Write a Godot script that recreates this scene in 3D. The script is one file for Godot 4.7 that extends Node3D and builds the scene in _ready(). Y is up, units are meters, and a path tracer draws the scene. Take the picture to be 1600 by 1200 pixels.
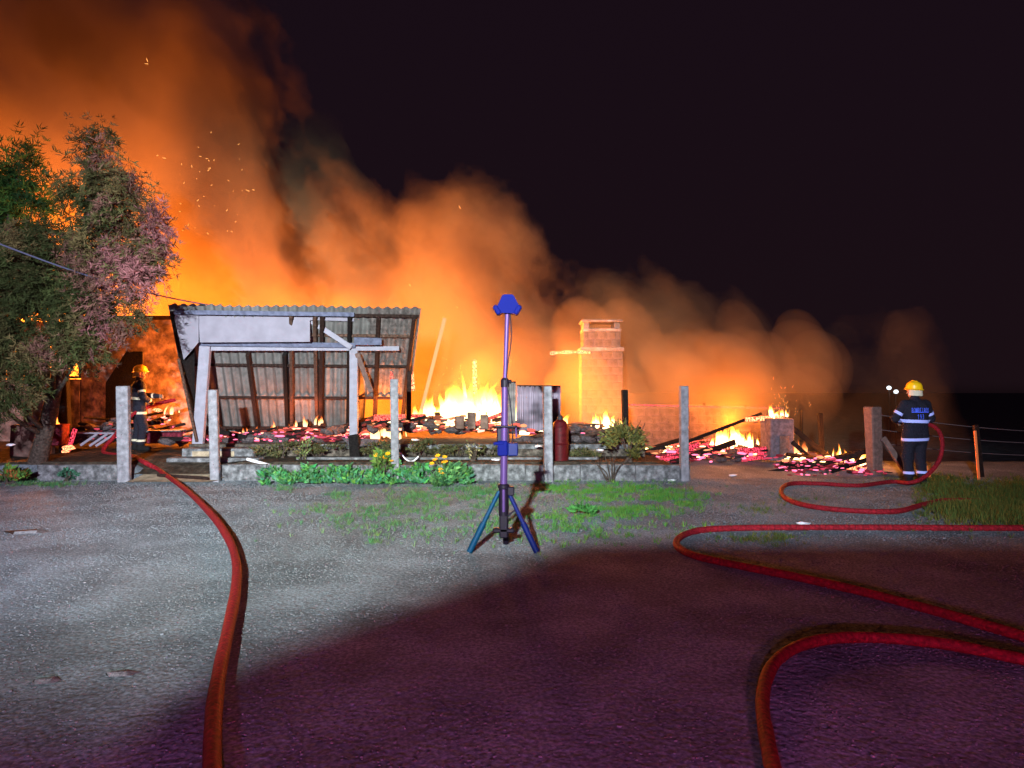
extends Node3D
# A burning house at night, seen from the gravel forecourt. Metres, y up; the eye stands at (0, 1.6, 0) and looks along -z.

const EYE := 1.6
const F := 1155.0          # focal length in pixels of a 1600 pixel wide frame
var rng := RandomNumberGenerator.new()
var M := {}
var noise_soft: NoiseTexture2D
var noise_mid: NoiseTexture2D
var noise_pale: NoiseTexture2D
var noise_hard: NoiseTexture2D
var bump_tex: NoiseTexture2D

func _ready() -> void:
	rng.seed = 11
	set_camera()
	set_sky()
	make_materials()
	fire_engine()
	ground()
	smoke()
	left_building()
	plinth_and_steps()
	shed()
	chimney()
	block_wall()
	fires()
	debris()
	garden_wall_and_posts()
	right_fence()
	trees()
	plants()
	hoses()
	lighting_stand()
	firefighters()
	small_things()

# ---------------------------------------------------------------- camera, sky
func set_camera() -> void:
	var cam := Camera3D.new()
	cam.name = "camera"
	cam.position = Vector3(0, EYE, 0)
	cam.rotation_degrees.x = 0.4
	cam.fov = 54.9
	cam.far = 900.0
	cam.current = true
	add_child(cam)

func set_sky() -> void:
	var we := WorldEnvironment.new()
	we.name = "environment"
	var e := Environment.new()
	var sky := Sky.new()
	var sm := ProceduralSkyMaterial.new()
	sm.sky_top_color = lin(0.0085, 0.0041, 0.0082)
	sm.sky_horizon_color = lin(0.0100, 0.0047, 0.0068)
	sm.sky_curve = 0.3
	sm.ground_bottom_color = lin(0.002, 0.001, 0.002)
	sm.ground_horizon_color = lin(0.006, 0.003, 0.004)
	sky.sky_material = sm
	e.background_mode = Environment.BG_SKY
	e.sky = sky
	e.tonemap_mode = Environment.TONE_MAPPER_LINEAR
	e.tonemap_exposure = 1.0
	e.volumetric_fog_enabled = true
	e.volumetric_fog_density = 0.0
	e.sdfgi_enabled = true
	e.ssao_enabled = true
	e.ssil_enabled = true
	we.environment = e
	add_child(we)

# ---------------------------------------------------------------- small helpers
func lin(r: float, g: float, b: float, a := 1.0) -> Color:
	return Color(r, g, b, a).linear_to_srgb()

func at(x: float, y: float, d: float) -> Vector3:        # a place D metres out, from where it stands in the photograph
	return Vector3((x - 800.0) / F * d, EYE - (y - 608.0) / F * d, -d)

func on_ground(x: float, y: float, level := 0.0) -> Vector3:
	return at(x, y, (EYE - level) * F / (y - 608.0))

func rr(a: float, b: float) -> float:
	return rng.randf_range(a, b)

func interp(t: Array, x: float) -> float:
	if x <= t[0].x:
		return t[0].y
	for i in range(1, t.size()):
		if x <= t[i].x:
			return lerpf(t[i - 1].y, t[i].y, (x - t[i - 1].x) / (t[i].x - t[i - 1].x))
	return t[-1].y

func sst(a: float, b: float, x: float) -> float:
	var t := clampf((x - a) / (b - a), 0.0, 1.0)
	return t * t * (3.0 - 2.0 * t)

func new_st() -> SurfaceTool:
	var st := SurfaceTool.new()
	st.begin(Mesh.PRIMITIVE_TRIANGLES)
	return st

func obj(called: String, st: SurfaceTool, m: Material, parent: Node = self) -> MeshInstance3D:
	return put(called, st.commit(), m, parent)

func put(called: String, mesh: Mesh, m: Material, parent: Node = self, xf := Transform3D()) -> MeshInstance3D:
	var o := MeshInstance3D.new()
	o.name = numbered(called, parent)
	o.mesh = mesh
	o.material_override = m
	o.transform = xf
	parent.add_child(o, true)
	return o

func numbered(called: String, parent: Node = self) -> String:
	if not parent.has_node(NodePath(called)):
		return called
	var key := "n_" + called
	var k: int = parent.get_meta(key, 0) + 1
	parent.set_meta(key, k)
	return "%s_%03d" % [called, k]

func tag(o: Node, label: String, category: String, group := "", kind := "") -> Node:
	if label: o.set_meta("label", label)
	if category: o.set_meta("category", category)
	if group: o.set_meta("group", group)
	if kind: o.set_meta("kind", kind)
	return o

func thing(called: String, label: String, category: String, where := Vector3.ZERO, turn := 0.0, group := "") -> Node3D:
	var o := Node3D.new()
	o.name = numbered(called)
	add_child(o, true)
	o.position = where
	o.rotation.y = turn
	tag(o, label, category, group)
	return o

func frame(a: Vector3, b: Vector3, roll := 0.0) -> Transform3D:   # y from a to b, origin halfway
	var y := (b - a).normalized()
	var x := y.cross(Vector3(0, 0, 1) if absf(y.z) < 0.9 else Vector3(1, 0, 0)).normalized()
	var z := x.cross(y)
	var bs := Basis(x, y, z) * Basis(Vector3.UP, roll)
	return Transform3D(bs, (a + b) * 0.5)

func quad(st: SurfaceTool, a: Vector3, b: Vector3, c: Vector3, d: Vector3) -> void:   # counter-clockwise from outside
	var n := (b - a).cross(c - a)
	if n.length_squared() < 1e-14:
		n = (c - a).cross(d - a)
	n = n.normalized()
	for p: Vector3 in [a, c, b, a, d, c]:
		st.set_normal(n)
		st.set_uv(Vector2(p.x + p.z, p.y))
		st.add_vertex(p)

func tri(st: SurfaceTool, a: Vector3, b: Vector3, c: Vector3) -> void:
	var n := (b - a).cross(c - a).normalized()
	for p: Vector3 in [a, c, b]:
		st.set_normal(n)
		st.set_uv(Vector2(p.x + p.z, p.y))
		st.add_vertex(p)

func box(st: SurfaceTool, xf: Transform3D, size: Vector3, bevel := 0.0, jitter := 0.0) -> void:
	var h := size * 0.5
	var b := minf(bevel, minf(h.x, minf(h.y, h.z)) * 0.6)
	var off := []
	for i in 8:
		off.append(Vector3(rr(-1, 1), rr(-1, 1), rr(-1, 1)) * jitter if jitter > 0.0 else Vector3.ZERO)
	var v := func(sx: int, sy: int, sz: int, ax: int) -> Vector3:
		var k := (1 if sx > 0 else 0) + (2 if sy > 0 else 0) + (4 if sz > 0 else 0)
		var p := Vector3(sx * h.x, sy * h.y, sz * h.z)
		for i in 3:
			if i != ax:
				p[i] -= signf(p[i]) * b
		return xf * (p + off[k])
	var s := [-1, 1]
	for q: int in s:
		quad_to(st, [v.call(q, -1, -1, 0), v.call(q, 1, -1, 0), v.call(q, 1, 1, 0), v.call(q, -1, 1, 0)], xf.basis.x * q)
		quad_to(st, [v.call(-1, q, -1, 1), v.call(1, q, -1, 1), v.call(1, q, 1, 1), v.call(-1, q, 1, 1)], xf.basis.y * q)
		quad_to(st, [v.call(-1, -1, q, 2), v.call(1, -1, q, 2), v.call(1, 1, q, 2), v.call(-1, 1, q, 2)], xf.basis.z * q)
	if b <= 0.0:
		return
	for p: int in s:
		for q: int in s:
			quad_to(st, [v.call(-1, p, q, 1), v.call(1, p, q, 1), v.call(1, p, q, 2), v.call(-1, p, q, 2)], xf.basis.y * p + xf.basis.z * q)
			quad_to(st, [v.call(p, -1, q, 0), v.call(p, 1, q, 0), v.call(p, 1, q, 2), v.call(p, -1, q, 2)], xf.basis.x * p + xf.basis.z * q)
			quad_to(st, [v.call(p, q, -1, 0), v.call(p, q, 1, 0), v.call(p, q, 1, 1), v.call(p, q, -1, 1)], xf.basis.x * p + xf.basis.y * q)
			for r: int in s:
				quad_to(st, [v.call(p, q, r, 0), v.call(p, q, r, 1), v.call(p, q, r, 2)], xf.basis.x * p + xf.basis.y * q + xf.basis.z * r)

func quad_to(st: SurfaceTool, p: Array, out: Vector3) -> void:
	var n: Vector3 = (p[1] - p[0]).cross(p[2] - p[0])
	if n.dot(out) < 0.0:
		p.reverse()
	if p.size() == 3:
		tri(st, p[0], p[1], p[2])
	else:
		quad(st, p[0], p[1], p[2], p[3])

func beam(st: SurfaceTool, a: Vector3, b: Vector3, w: float, t: float, roll := 0.0, bevel := 0.006, jitter := 0.0) -> void:
	box(st, frame(a, b, roll), Vector3(w, a.distance_to(b), t), bevel, jitter)

func tube(st: SurfaceTool, pts: PackedVector3Array, radius: Callable, sides := 10, caps := true) -> void:
	var n := pts.size()
	var rings := []
	var up := Vector3.UP
	var tan0 := (pts[1] - pts[0]).normalized()
	var nrm := tan0.cross(up if absf(tan0.y) < 0.9 else Vector3.RIGHT).normalized()
	for i in n:
		var t := (pts[mini(i + 1, n - 1)] - pts[maxi(i - 1, 0)]).normalized()
		nrm = (nrm - t * nrm.dot(t)).normalized()
		var bn := t.cross(nrm)
		var r: float = radius.call(float(i) / (n - 1))
		var ring := []
		for k in sides + 1:
			var a := TAU * k / sides
			var dir := nrm * cos(a) + bn * sin(a)
			ring.append([pts[i] + dir * r, dir, Vector2(float(k) / sides, float(i) / (n - 1))])
		rings.append(ring)
	for i in n - 1:
		for k in sides:
			var q := [rings[i][k], rings[i][k + 1], rings[i + 1][k + 1], rings[i + 1][k]]
			for j: int in [0, 2, 1, 0, 3, 2]:
				st.set_normal(q[j][1])
				st.set_uv(q[j][2])
				st.add_vertex(q[j][0])
	if caps:
		for e: int in [0, n - 1]:
			var out := (pts[e] - pts[1 if e == 0 else n - 2]).normalized()
			for k in sides:
				quad_to(st, [pts[e], rings[e][k][0], rings[e][k + 1][0]], out)

func rod(st: SurfaceTool, a: Vector3, b: Vector3, ra: float, rb := -1.0, sides := 10) -> void:
	var r2 := ra if rb < 0.0 else rb
	tube(st, PackedVector3Array([a, a.lerp(b, 0.5), b]), func(t: float) -> float: return lerpf(ra, r2, t), sides)

func lathe(st: SurfaceTool, profile: Array, xf := Transform3D(), sides := 20) -> void:   # profile of (radius, height), upwards
	for i in profile.size() - 1:
		var p: Vector2 = profile[i]
		var q: Vector2 = profile[i + 1]
		var sl := Vector2(q.y - p.y, p.x - q.x).normalized()
		for k in sides:
			var a := TAU * k / sides
			var b := TAU * (k + 1) / sides
			var c := [[p, a], [p, b], [q, b], [q, a]]
			for j: int in [0, 1, 2, 0, 2, 3]:
				var r: Vector2 = c[j][0]
				var g: float = c[j][1]
				st.set_normal((xf.basis * Vector3(cos(g) * sl.x, sl.y, sin(g) * sl.x)).normalized())
				st.set_uv(Vector2(g / TAU, r.y))
				st.add_vertex(xf * Vector3(cos(g) * r.x, r.y, sin(g) * r.x))

func smooth(pts: Array, per := 8) -> PackedVector3Array:
	var out := PackedVector3Array()
	var n := pts.size()
	for i in n - 1:
		var p0: Vector3 = pts[maxi(i - 1, 0)]
		var p1: Vector3 = pts[i]
		var p2: Vector3 = pts[i + 1]
		var p3: Vector3 = pts[mini(i + 2, n - 1)]
		for k in per:
			out.append(p1.cubic_interpolate(p2, p0, p3, float(k) / per))
	out.append(pts[-1])
	return out

func leaf(st: SurfaceTool, p: Vector3, dir: Vector3, side: Vector3, length: float, width: float, c: Color) -> void:
	var up := side.cross(dir).normalized()
	var mid := p + dir * length * 0.45
	var tip := p + dir * length - up * length * 0.15
	var l := mid + side * width * 0.5 + up * width * 0.12
	var r := mid - side * width * 0.5 + up * width * 0.12
	st.set_color(c)
	tri(st, p, l, mid + up * -0.02 * width)
	tri(st, l, tip, mid)
	tri(st, p, mid, r)
	tri(st, mid, tip, r)

func rand_dir() -> Vector3:
	var v := Vector3(rng.randfn(), rng.randfn(), rng.randfn())
	return v.normalized() if v.length() > 1e-4 else Vector3.UP

# ---------------------------------------------------------------- materials
func noise_tex(seed_: int, freq: float, lo: float, hi: float, octaves := 5, size := 512, kind := FastNoiseLite.TYPE_SIMPLEX_SMOOTH) -> NoiseTexture2D:
	var n := FastNoiseLite.new()
	n.seed = seed_
	n.noise_type = kind
	n.frequency = freq
	n.fractal_octaves = octaves
	n.fractal_gain = 0.6
	var g := Gradient.new()
	g.set_color(0, Color(lo, lo, lo))
	g.set_color(1, Color(hi, hi, hi))
	var t := NoiseTexture2D.new()
	t.width = size
	t.height = size
	t.seamless = true
	t.noise = n
	t.color_ramp = g
	return t

func mat(key: String, c: Color, rough: float, tex: Texture2D = null, scale := 1.0, bump := 0.0, metal := 0.0) -> StandardMaterial3D:
	var m := StandardMaterial3D.new()
	m.resource_name = key
	m.albedo_color = lin(c.r, c.g, c.b)
	m.roughness = rough
	m.metallic = metal
	m.metallic_specular = 0.5 if rough < 0.4 else 0.2
	if tex:
		m.albedo_texture = tex
		m.uv1_triplanar = true
		m.uv1_scale = Vector3.ONE * scale
		if bump > 0.0:
			m.heightmap_enabled = true
			m.heightmap_texture = bump_tex
			m.heightmap_scale = bump
	M[key] = m
	return m

func make_materials() -> void:
	noise_soft = noise_tex(1, 0.012, 0.62, 1.0)
	noise_pale = noise_tex(6, 0.012, 0.86, 1.0)
	noise_mid = noise_tex(2, 0.016, 0.35, 1.0)
	noise_hard = noise_tex(3, 0.011, 0.02, 1.15, 6)
	bump_tex = noise_tex(4, 0.03, 0.0, 1.0, 5)
	mat("concrete", Color(0.26, 0.255, 0.27), 0.9, noise_soft, 1.1, 0.4)
	mat("old_concrete", Color(0.26, 0.26, 0.26), 0.95, noise_mid, 0.7, 0.8)
	mat("plinth", Color(0.17, 0.14, 0.11), 0.95, noise_mid, 0.9, 1.0)
	mat("path", Color(0.42, 0.33, 0.22), 0.92, noise_soft, 0.8, 0.6)
	mat("white_board", Color(0.205, 0.19, 0.222), 0.7, noise_pale, 0.4, 0.1)
	mat("white_paint", Color(0.235, 0.225, 0.262), 0.65, noise_pale, 0.8, 0.1)
	mat("blue_board", Color(0.12, 0.13, 0.19), 0.7, noise_soft, 1.0, 0.2)
	mat("sheet", Color(0.19, 0.182, 0.168), 0.85, noise_soft, 0.7, 0.3)
	mat("sheet_light", Color(0.235, 0.222, 0.208), 0.85, noise_soft, 0.8, 0.3)
	mat("sheet_burnt_firelit", Color(0.28, 0.24, 0.22), 0.85, noise_mid, 0.9, 0.3)  # burn mottling, with firelight painted in as a lighter, warmer tone
	mat("plaster", Color(0.52, 0.35, 0.27), 0.92, noise_mid, 0.3, 0.8)
	mat("block", Color(0.27, 0.165, 0.125), 0.95, noise_mid, 0.3, 0.5)
	mat("mortar", Color(0.25, 0.155, 0.125), 0.97, noise_soft, 2.0, 0.8)
	mat("char", Color(0.022, 0.018, 0.017), 0.85, noise_mid, 2.5, 1.2)
	mat("burnt_wood", Color(0.05, 0.028, 0.022), 0.85, noise_mid, 2.0, 0.8)
	mat("timber", Color(0.15, 0.085, 0.06), 0.85, noise_mid, 1.6, 0.7)
	mat("grey_timber", Color(0.19, 0.12, 0.10), 0.9, noise_soft, 1.6, 0.8)
	mat("dark_block", Color(0.15, 0.13, 0.15), 0.95, noise_soft, 1.4, 0.8)
	mat("bark", Color(0.15, 0.11, 0.085), 0.95, noise_mid, 2.0, 2.0)
	mat("rubble", Color(0.16, 0.13, 0.13), 0.95, noise_mid, 2.0, 1.0)
	mat("scrap", Color(0.3, 0.3, 0.33), 0.55, noise_mid, 2.0, 0.3, 0.4)
	mat("red_sheet", Color(0.22, 0.025, 0.045), 0.6, noise_mid, 1.4, 0.3)
	mat("red_drum", Color(0.08, 0.006, 0.008), 0.5, noise_soft, 2.0, 0.1)
	mat("hose", Color(0.44, 0.022, 0.034), 0.7, noise_mid, 3.0, 0.25)
	mat("navy", Color(0.017, 0.019, 0.034), 0.9, noise_mid, 6.0, 0.3)
	mat("helmet", Color(0.78, 0.47, 0.005), 0.35)
	mat("reflective", Color(0.5, 0.47, 0.33), 0.6)
	mat("beacon_blue_stripe", Color(0.38, 0.44, 0.85), 0.6)  # blue glare of the warning lamps painted into the bands
	mat("beacon_blue_print", Color(0.09, 0.17, 0.95), 0.5)  # lettering, its reflected warning lamp light painted in as blue
	mat("stand_black", Color(0.006, 0.004, 0.008), 0.45)  # stand colours have shade and warning lamp tint painted in
	mat("stand_blue", Color(0.002, 0.006, 0.05), 0.45)
	mat("stand_teal", Color(0.001, 0.025, 0.055), 0.45)
	mat("stand_head", Color(0.001, 0.003, 0.06), 0.8)
	mat("stand_steel", Color(0.05, 0.026, 0.085), 0.42, null, 1.0, 0.0, 0.3)
	mat("wire", Color(0.10, 0.07, 0.07), 0.7)
	mat("stake", Color(0.75, 0.2, 0.06), 0.6)  # orange firelight painted into the colour of stake and stub
	mat("stone", Color(0.32, 0.31, 0.31), 0.95, noise_mid, 6.0, 0.3)
	mat("petal", Color(0.85, 0.36, 0.01), 0.6)
	mat("litter", Color(0.62, 0.60, 0.62), 0.7)
	mat("truck_red", Color(0.3, 0.01, 0.01), 0.3)
	mat("truck_dark", Color(0.02, 0.02, 0.022), 0.5)
	mat("window_glass", Color(0.01, 0.012, 0.014), 0.08)
	mat("sheet_scorched", Color(0.23, 0.19, 0.235), 0.7, noise_tex(5, 0.006, 0.1, 1.5, 3), 0.45, 0.2)
	mat("cable", Color(0.07, 0.075, 0.12), 0.6)
	mat("tyre", Color(0.015, 0.015, 0.015), 0.9)
	for k: String in ["foliage", "skin"]:
		var m := mat(k, Color(1, 1, 1), 0.75 if k == "foliage" else 0.8)
		if k == "skin":
			m.uv1_triplanar = true
			m.uv1_scale = Vector3.ONE * 1.6
			m.heightmap_enabled = true
			m.heightmap_texture = bump_tex
			m.heightmap_scale = 2.5
		m.vertex_color_use_as_albedo = true
		if k == "foliage":
			m.backlight_enabled = true
			m.backlight = Color(0.35, 0.35, 0.35)
	# glowing char: black skin with a bright network of embers
	for e: Array in [["ember", Color(1.0, 0.17, 0.12), 5.2, 0.42], ["ember_pink", Color(1.0, 0.10, 0.19), 3.4, 0.44], ["ember_hot", Color(1.0, 0.40, 0.17), 7.0, 0.36]]:
		var m := mat(e[0], Color(0.03, 0.02, 0.02), 0.9, noise_mid, 3.0, 0.5)
		var t := noise_tex(21, 0.03, 0.0, 1.0, 4, 256)
		var g := Gradient.new()
		g.set_color(0, Color(0.0, 0, 0))
		g.set_color(1, lin(e[1].r, e[1].g, e[1].b))
		g.add_point(e[3], lin(e[1].r * 0.03, 0.0, 0.0))
		g.add_point(e[3] + 0.14, lin(e[1].r * 0.6, e[1].g * 0.35, e[1].b * 0.35))
		t.color_ramp = g
		m.emission_enabled = true
		m.emission = Color.BLACK
		m.emission_texture = t
		m.emission_energy_multiplier = e[2]
		for v: Array in [["_dim", 0.10, 0.6], ["_mid", 0.42, 0.9], ["_bright", 1.5, 1.7]]:
			var c: StandardMaterial3D = m.duplicate()
			c.resource_name = e[0] + v[0]
			c.emission_texture = null
			c.emission = lin(e[1].r, e[1].g * v[2], e[1].b * v[2])
			c.emission_energy_multiplier = e[2] * v[1] * 0.5
			M[e[0] + v[0]] = c
	# flames: white hot at the foot, orange and thinning out at the tip
	for e: Array in [["flame", 9.0, 0.30], ["flame_low", 3.0, 0.16]]:
		var m := StandardMaterial3D.new()
		m.resource_name = e[0]
		var g := Gradient.new()
		g.set_color(0, lin(1.0, 0.70, 0.38))
		g.set_color(1, lin(0.5, 0.06, 0.005))
		g.add_point(0.45, lin(1.0, 0.55, 0.2))
		g.add_point(0.75, lin(0.85, e[2], 0.03))
		m.emission_enabled = true
		m.emission = Color.BLACK
		m.emission_texture = grad(g)
		m.emission_energy_multiplier = e[1]
		var a := Gradient.new()
		a.set_color(0, Color(0, 0, 0, 0.7))
		a.set_color(1, Color(0, 0, 0, 0.0))
		a.add_point(0.45, Color(0, 0, 0, 0.5))
		a.add_point(0.72, Color(0, 0, 0, 0.22))
		m.albedo_texture = grad(a)
		m.transparency = BaseMaterial3D.TRANSPARENCY_ALPHA
		m.cull_mode = BaseMaterial3D.CULL_DISABLED
		m.roughness = 1.0
		m.specular_mode = BaseMaterial3D.SPECULAR_DISABLED
		M[e[0]] = m
	var sp := mat("spark", Color(0.02, 0.01, 0.01), 0.9)
	sp.emission_enabled = true
	sp.emission = lin(1.0, 0.42, 0.10)
	sp.emission_energy_multiplier = 3.0
	for e: Array in [["lamp_white", Color(0.85, 0.95, 1.0), 2.0], ["lamp_red", Color(1.0, 0.1, 0.2), 1.5], ["lamp_blue", Color(0.1, 0.15, 1.0), 1.5]]:
		var m := mat(e[0], Color(0.3, 0.3, 0.3), 0.3)
		m.emission_enabled = true
		m.emission = lin(e[1].r, e[1].g, e[1].b)
		m.emission_energy_multiplier = e[2]
	# gravel
	var gm := mat("gravel", Color(0.41, 0.475, 0.52), 0.97, noise_tex(31, 0.006, 0.68, 1.04, 5, 1024), 0.16)
	gm.uv1_world_triplanar = true
	gm.detail_enabled = true
	gm.detail_blend_mode = BaseMaterial3D.BLEND_MODE_MUL
	gm.detail_albedo = noise_tex(32, 0.06, 0.5, 1.0, 4, 512)
	gm.detail_uv_layer = BaseMaterial3D.DETAIL_UV_2
	gm.uv2_triplanar = true
	gm.uv2_world_triplanar = true
	gm.uv2_scale = Vector3.ONE * 0.9
	gm.heightmap_enabled = true
	gm.heightmap_texture = noise_tex(33, 0.085, 0.0, 1.0, 4, 1024)
	gm.heightmap_scale = 0.8
	M["soil"] = mat("soil", Color(0.11, 0.085, 0.06), 0.97, noise_mid, 0.6, 3.0)

func grad(g: Gradient) -> GradientTexture2D:
	var t := GradientTexture2D.new()
	t.gradient = g
	t.width = 8
	t.height = 128
	t.fill_from = Vector2(0, 0)
	t.fill_to = Vector2(0, 1)
	t.repeat = GradientTexture2D.REPEAT_NONE
	return t

# ---------------------------------------------------------------- the fire engine behind the photographer: its lamps light the yard
func fire_engine() -> void:
	var t := thing("fire_engine", "red fire engine parked facing the burning house with its work lamp on", "fire engine", Vector3(0, 0, 2.0))
	var st := new_st()
	var plan := [Vector2(-1.42, 3.0), Vector2(-1.42, 1.0), Vector2(-1.36, 0.84), Vector2(-0.93, 0.26), Vector2(-0.78, 0.16), Vector2(0.78, 0.16), Vector2(0.93, 0.26), Vector2(1.36, 0.84), Vector2(1.42, 1.0), Vector2(1.42, 3.0)]
	for i in plan.size():
		var p: Vector2 = plan[i]
		var q: Vector2 = plan[(i + 1) % plan.size()]
		var out := Vector3((p.x + q.x) * 0.5, 0, (p.y + q.y) * 0.5 - 1.6)
		quad_to(st, [Vector3(p.x, 0.5, p.y), Vector3(q.x, 0.5, q.y), Vector3(q.x, 2.825, q.y), Vector3(p.x, 2.825, p.y)], out)
		if i > 0 and i < plan.size() - 1:
			for y: float in [0.5, 2.825]:
				quad_to(st, [Vector3(plan[0].x, y, plan[0].y), Vector3(p.x, y, p.y), Vector3(q.x, y, q.y)], Vector3(0, y - 1.6, 0))
	obj("cab", st, M.truck_red, t)
	st = new_st()
	box(st, Transform3D(Basis(), Vector3(0, 1.55, 5.6)), Vector3(2.4, 2.0, 5.0), 0.06)
	obj("locker_body", st, M.truck_red, t)
	st = new_st()
	box(st, Transform3D(Basis(), Vector3(0, 0.45, 0.2)), Vector3(1.9, 0.3, 0.35), 0.05)
	obj("bumper", st, M.truck_dark, t)
	st = new_st()
	box(st, Transform3D(Basis(), Vector3(0, 1.95, 0.148)), Vector3(1.5, 0.9, 0.03), 0.01)
	obj("windscreen", st, M.window_glass, t)
	for p: Vector3 in [Vector3(-1.05, 0.5, 1.1), Vector3(1.05, 0.5, 1.1), Vector3(-1.05, 0.5, 6.2), Vector3(1.05, 0.5, 6.2)]:
		st = new_st()
		rod(st, p + Vector3(-0.15, 0, 0), p + Vector3(0.15, 0, 0), 0.5, -1, 24)
		obj("wheel", st, M.tyre, t)
	st = new_st()
	rod(st, Vector3(-1.33, 2.55, 3.15), Vector3(-1.33, 3.5, 3.15), 0.04)
	obj("lamp_mast", st, M.truck_dark, t)
	# three work lamps side by side on the mast
	for w: Array in [[-1.42, -19.0, 580.0, Color(0.74, 0.77, 1.0)], [-1.33, -4.0, 980.0, Color(0.84, 0.97, 0.95)], [-1.24, 15.0, 520.0, Color(0.74, 0.85, 1.0)]]:
		var aim := Basis.from_euler(Vector3(deg_to_rad(-4.1), deg_to_rad(-w[1]), 0))
		var c := Vector3(w[0], 3.6, 2.95)
		st = new_st()
		box(st, Transform3D(aim, c + aim.z * 0.06), Vector3(0.08, 0.22, 0.1), 0.015)
		var housing := obj("work_lamp_housing", st, M.truck_dark, t)
		st = new_st()
		box(st, Transform3D(aim, c), Vector3(0.065, 0.19, 0.012), 0.003)
		obj("work_lamp", st, M.lamp_white, housing)
		var s := SpotLight3D.new()
		s.name = numbered("work_lamp_beam", t)
		t.add_child(s, true)
		s.transform = Transform3D(aim, c - aim.z * 0.08)
		s.light_color = lin(w[3].r, w[3].g, w[3].b)
		s.light_energy = w[2]
		s.light_size = 0.05
		s.spot_angle = 20.5
		s.spot_angle_attenuation = 1.0
		s.spot_range = 90.0
		s.spot_attenuation = 2.0
		s.shadow_enabled = true
	# warning lamps in the grille
	for w: Array in [[0.68, M.lamp_red, Color(1.0, 0.17, 0.50), 23.0], [-0.70, M.lamp_blue, Color(0.36, 0.28, 1.0), 13.0]]:
		st = new_st()
		rod(st, Vector3(w[0], 1.2, 0.165), Vector3(w[0], 1.2, 0.13), 0.07, -1, 16)
		obj("warning_lamp", st, w[1], t)
		var o := OmniLight3D.new()
		o.name = numbered("warning_lamp_light", t)
		t.add_child(o, true)
		o.position = Vector3(w[0], 1.2, 0.0)
		o.light_color = lin(w[2].r, w[2].g, w[2].b)
		o.light_energy = w[3]
		o.light_size = 0.08
		o.omni_range = 60.0
		o.omni_attenuation = 2.0
		o.shadow_enabled = true

# ---------------------------------------------------------------- ground
func height(x: float, z: float) -> float:
	var yard := 0.25 * sst(-13.0, -13.1, z) * (1.0 - sst(2.6, 3.5, x)) * (1.0 - sst(-9.0, -10.5, x))
	if x > -6.7 and x < -5.1:
		yard = 0.25 * sst(-12.5, -13.9, z)
	yard = lerpf(yard, 0.25 * sst(-12.9, -16.0, z), sst(-9.0, -10.5, x))
	yard = lerpf(yard, 0.10 * sst(-13.0, -15.0, z), sst(2.6, 3.5, x))
	var fall := -2.2 * sst(-15.2, -21.0, z) * sst(6.8, 9.0, x)
	return yard + fall

func ground() -> void:
	var xs := [-600.0, -250.0, -100.0, -50.0, -30.0, -20.0]
	for i in 113:
		xs.append(-14.0 + i * 0.25)
	xs += [20.0, 30.0, 50.0, 100.0, 250.0, 600.0]
	var zs := [60.0, 30.0, 15.0, 8.0]
	for i in 36:
		zs.append(3.0 - i * 0.3)
	for i in 60:
		zs.append(-7.8 - i * 0.13)
	for i in 30:
		zs.append(-15.8 - i * 0.5)
	zs += [-40.0, -60.0, -120.0, -250.0, -700.0]
	var nz := FastNoiseLite.new()
	nz.seed = 9
	nz.frequency = 0.9
	nz.fractal_octaves = 4
	var st := new_st()
	st.set_smooth_group(0)
	for z: float in zs:
		for x: float in xs:
			var y := height(x, z)
			if absf(x) < 15.0 and z > -32.0 and z < 6.0:
				y += nz.get_noise_2d(x, z) * 0.008
			st.set_uv(Vector2(x, z))
			st.add_vertex(Vector3(x, y, z))
	var w := xs.size()
	for j in zs.size() - 1:
		for i in w - 1:
			var a := j * w + i
			for k: int in [a, a + w, a + 1, a + 1, a + w, a + w + 1]:
				st.add_index(k)
	st.generate_normals()
	var m := st.commit()
	tag(put("ground", m, M.gravel), "", "", "", "structure")
	pebbles()

func stone_mesh(seed_: int) -> ArrayMesh:
	var r := RandomNumberGenerator.new()
	r.seed = seed_
	var st := new_st()
	var v := []
	for k in 12:
		var sp := SphereMesh.new()
		v.append(Vector3(cos(k * 2.4), 0, sin(k * 2.4)))
		var y := 1.0 - 2.0 * (k + 0.5) / 12.0
		v[k] = Vector3(cos(k * 2.4) * sqrt(1 - y * y), y * 0.7, sin(k * 2.4) * sqrt(1 - y * y)) * r.randf_range(0.75, 1.15)
	# convex hull by brute force
	for a in 12:
		for b in range(a + 1, 12):
			for c in range(b + 1, 12):
				var n: Vector3 = (v[b] - v[a]).cross(v[c] - v[a])
				var pos := 0
				var neg := 0
				for d in 12:
					if d != a and d != b and d != c:
						if n.dot(v[d] - v[a]) > 1e-6:
							pos += 1
						else:
							neg += 1
				if pos == 0 or neg == 0:
					quad_to(st, [v[a], v[b], v[c]], (v[a] + v[b] + v[c]) / 3.0)
	return st.commit()

func multi(called: String, mesh: Mesh, m: Material, xfs: Array, cols: Array, parent: Node = self) -> MultiMeshInstance3D:
	var mm := MultiMesh.new()
	mm.transform_format = MultiMesh.TRANSFORM_3D
	mm.use_colors = cols.size() > 0
	mm.mesh = mesh
	mm.instance_count = xfs.size()
	for i in xfs.size():
		mm.set_instance_transform(i, xfs[i])
		if cols.size():
			mm.set_instance_color(i, cols[i])
	var o := MultiMeshInstance3D.new()
	o.name = numbered(called, parent)
	o.multimesh = mm
	o.material_override = m
	parent.add_child(o, true)
	o.set_meta("kind", "stuff")
	return o

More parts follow.
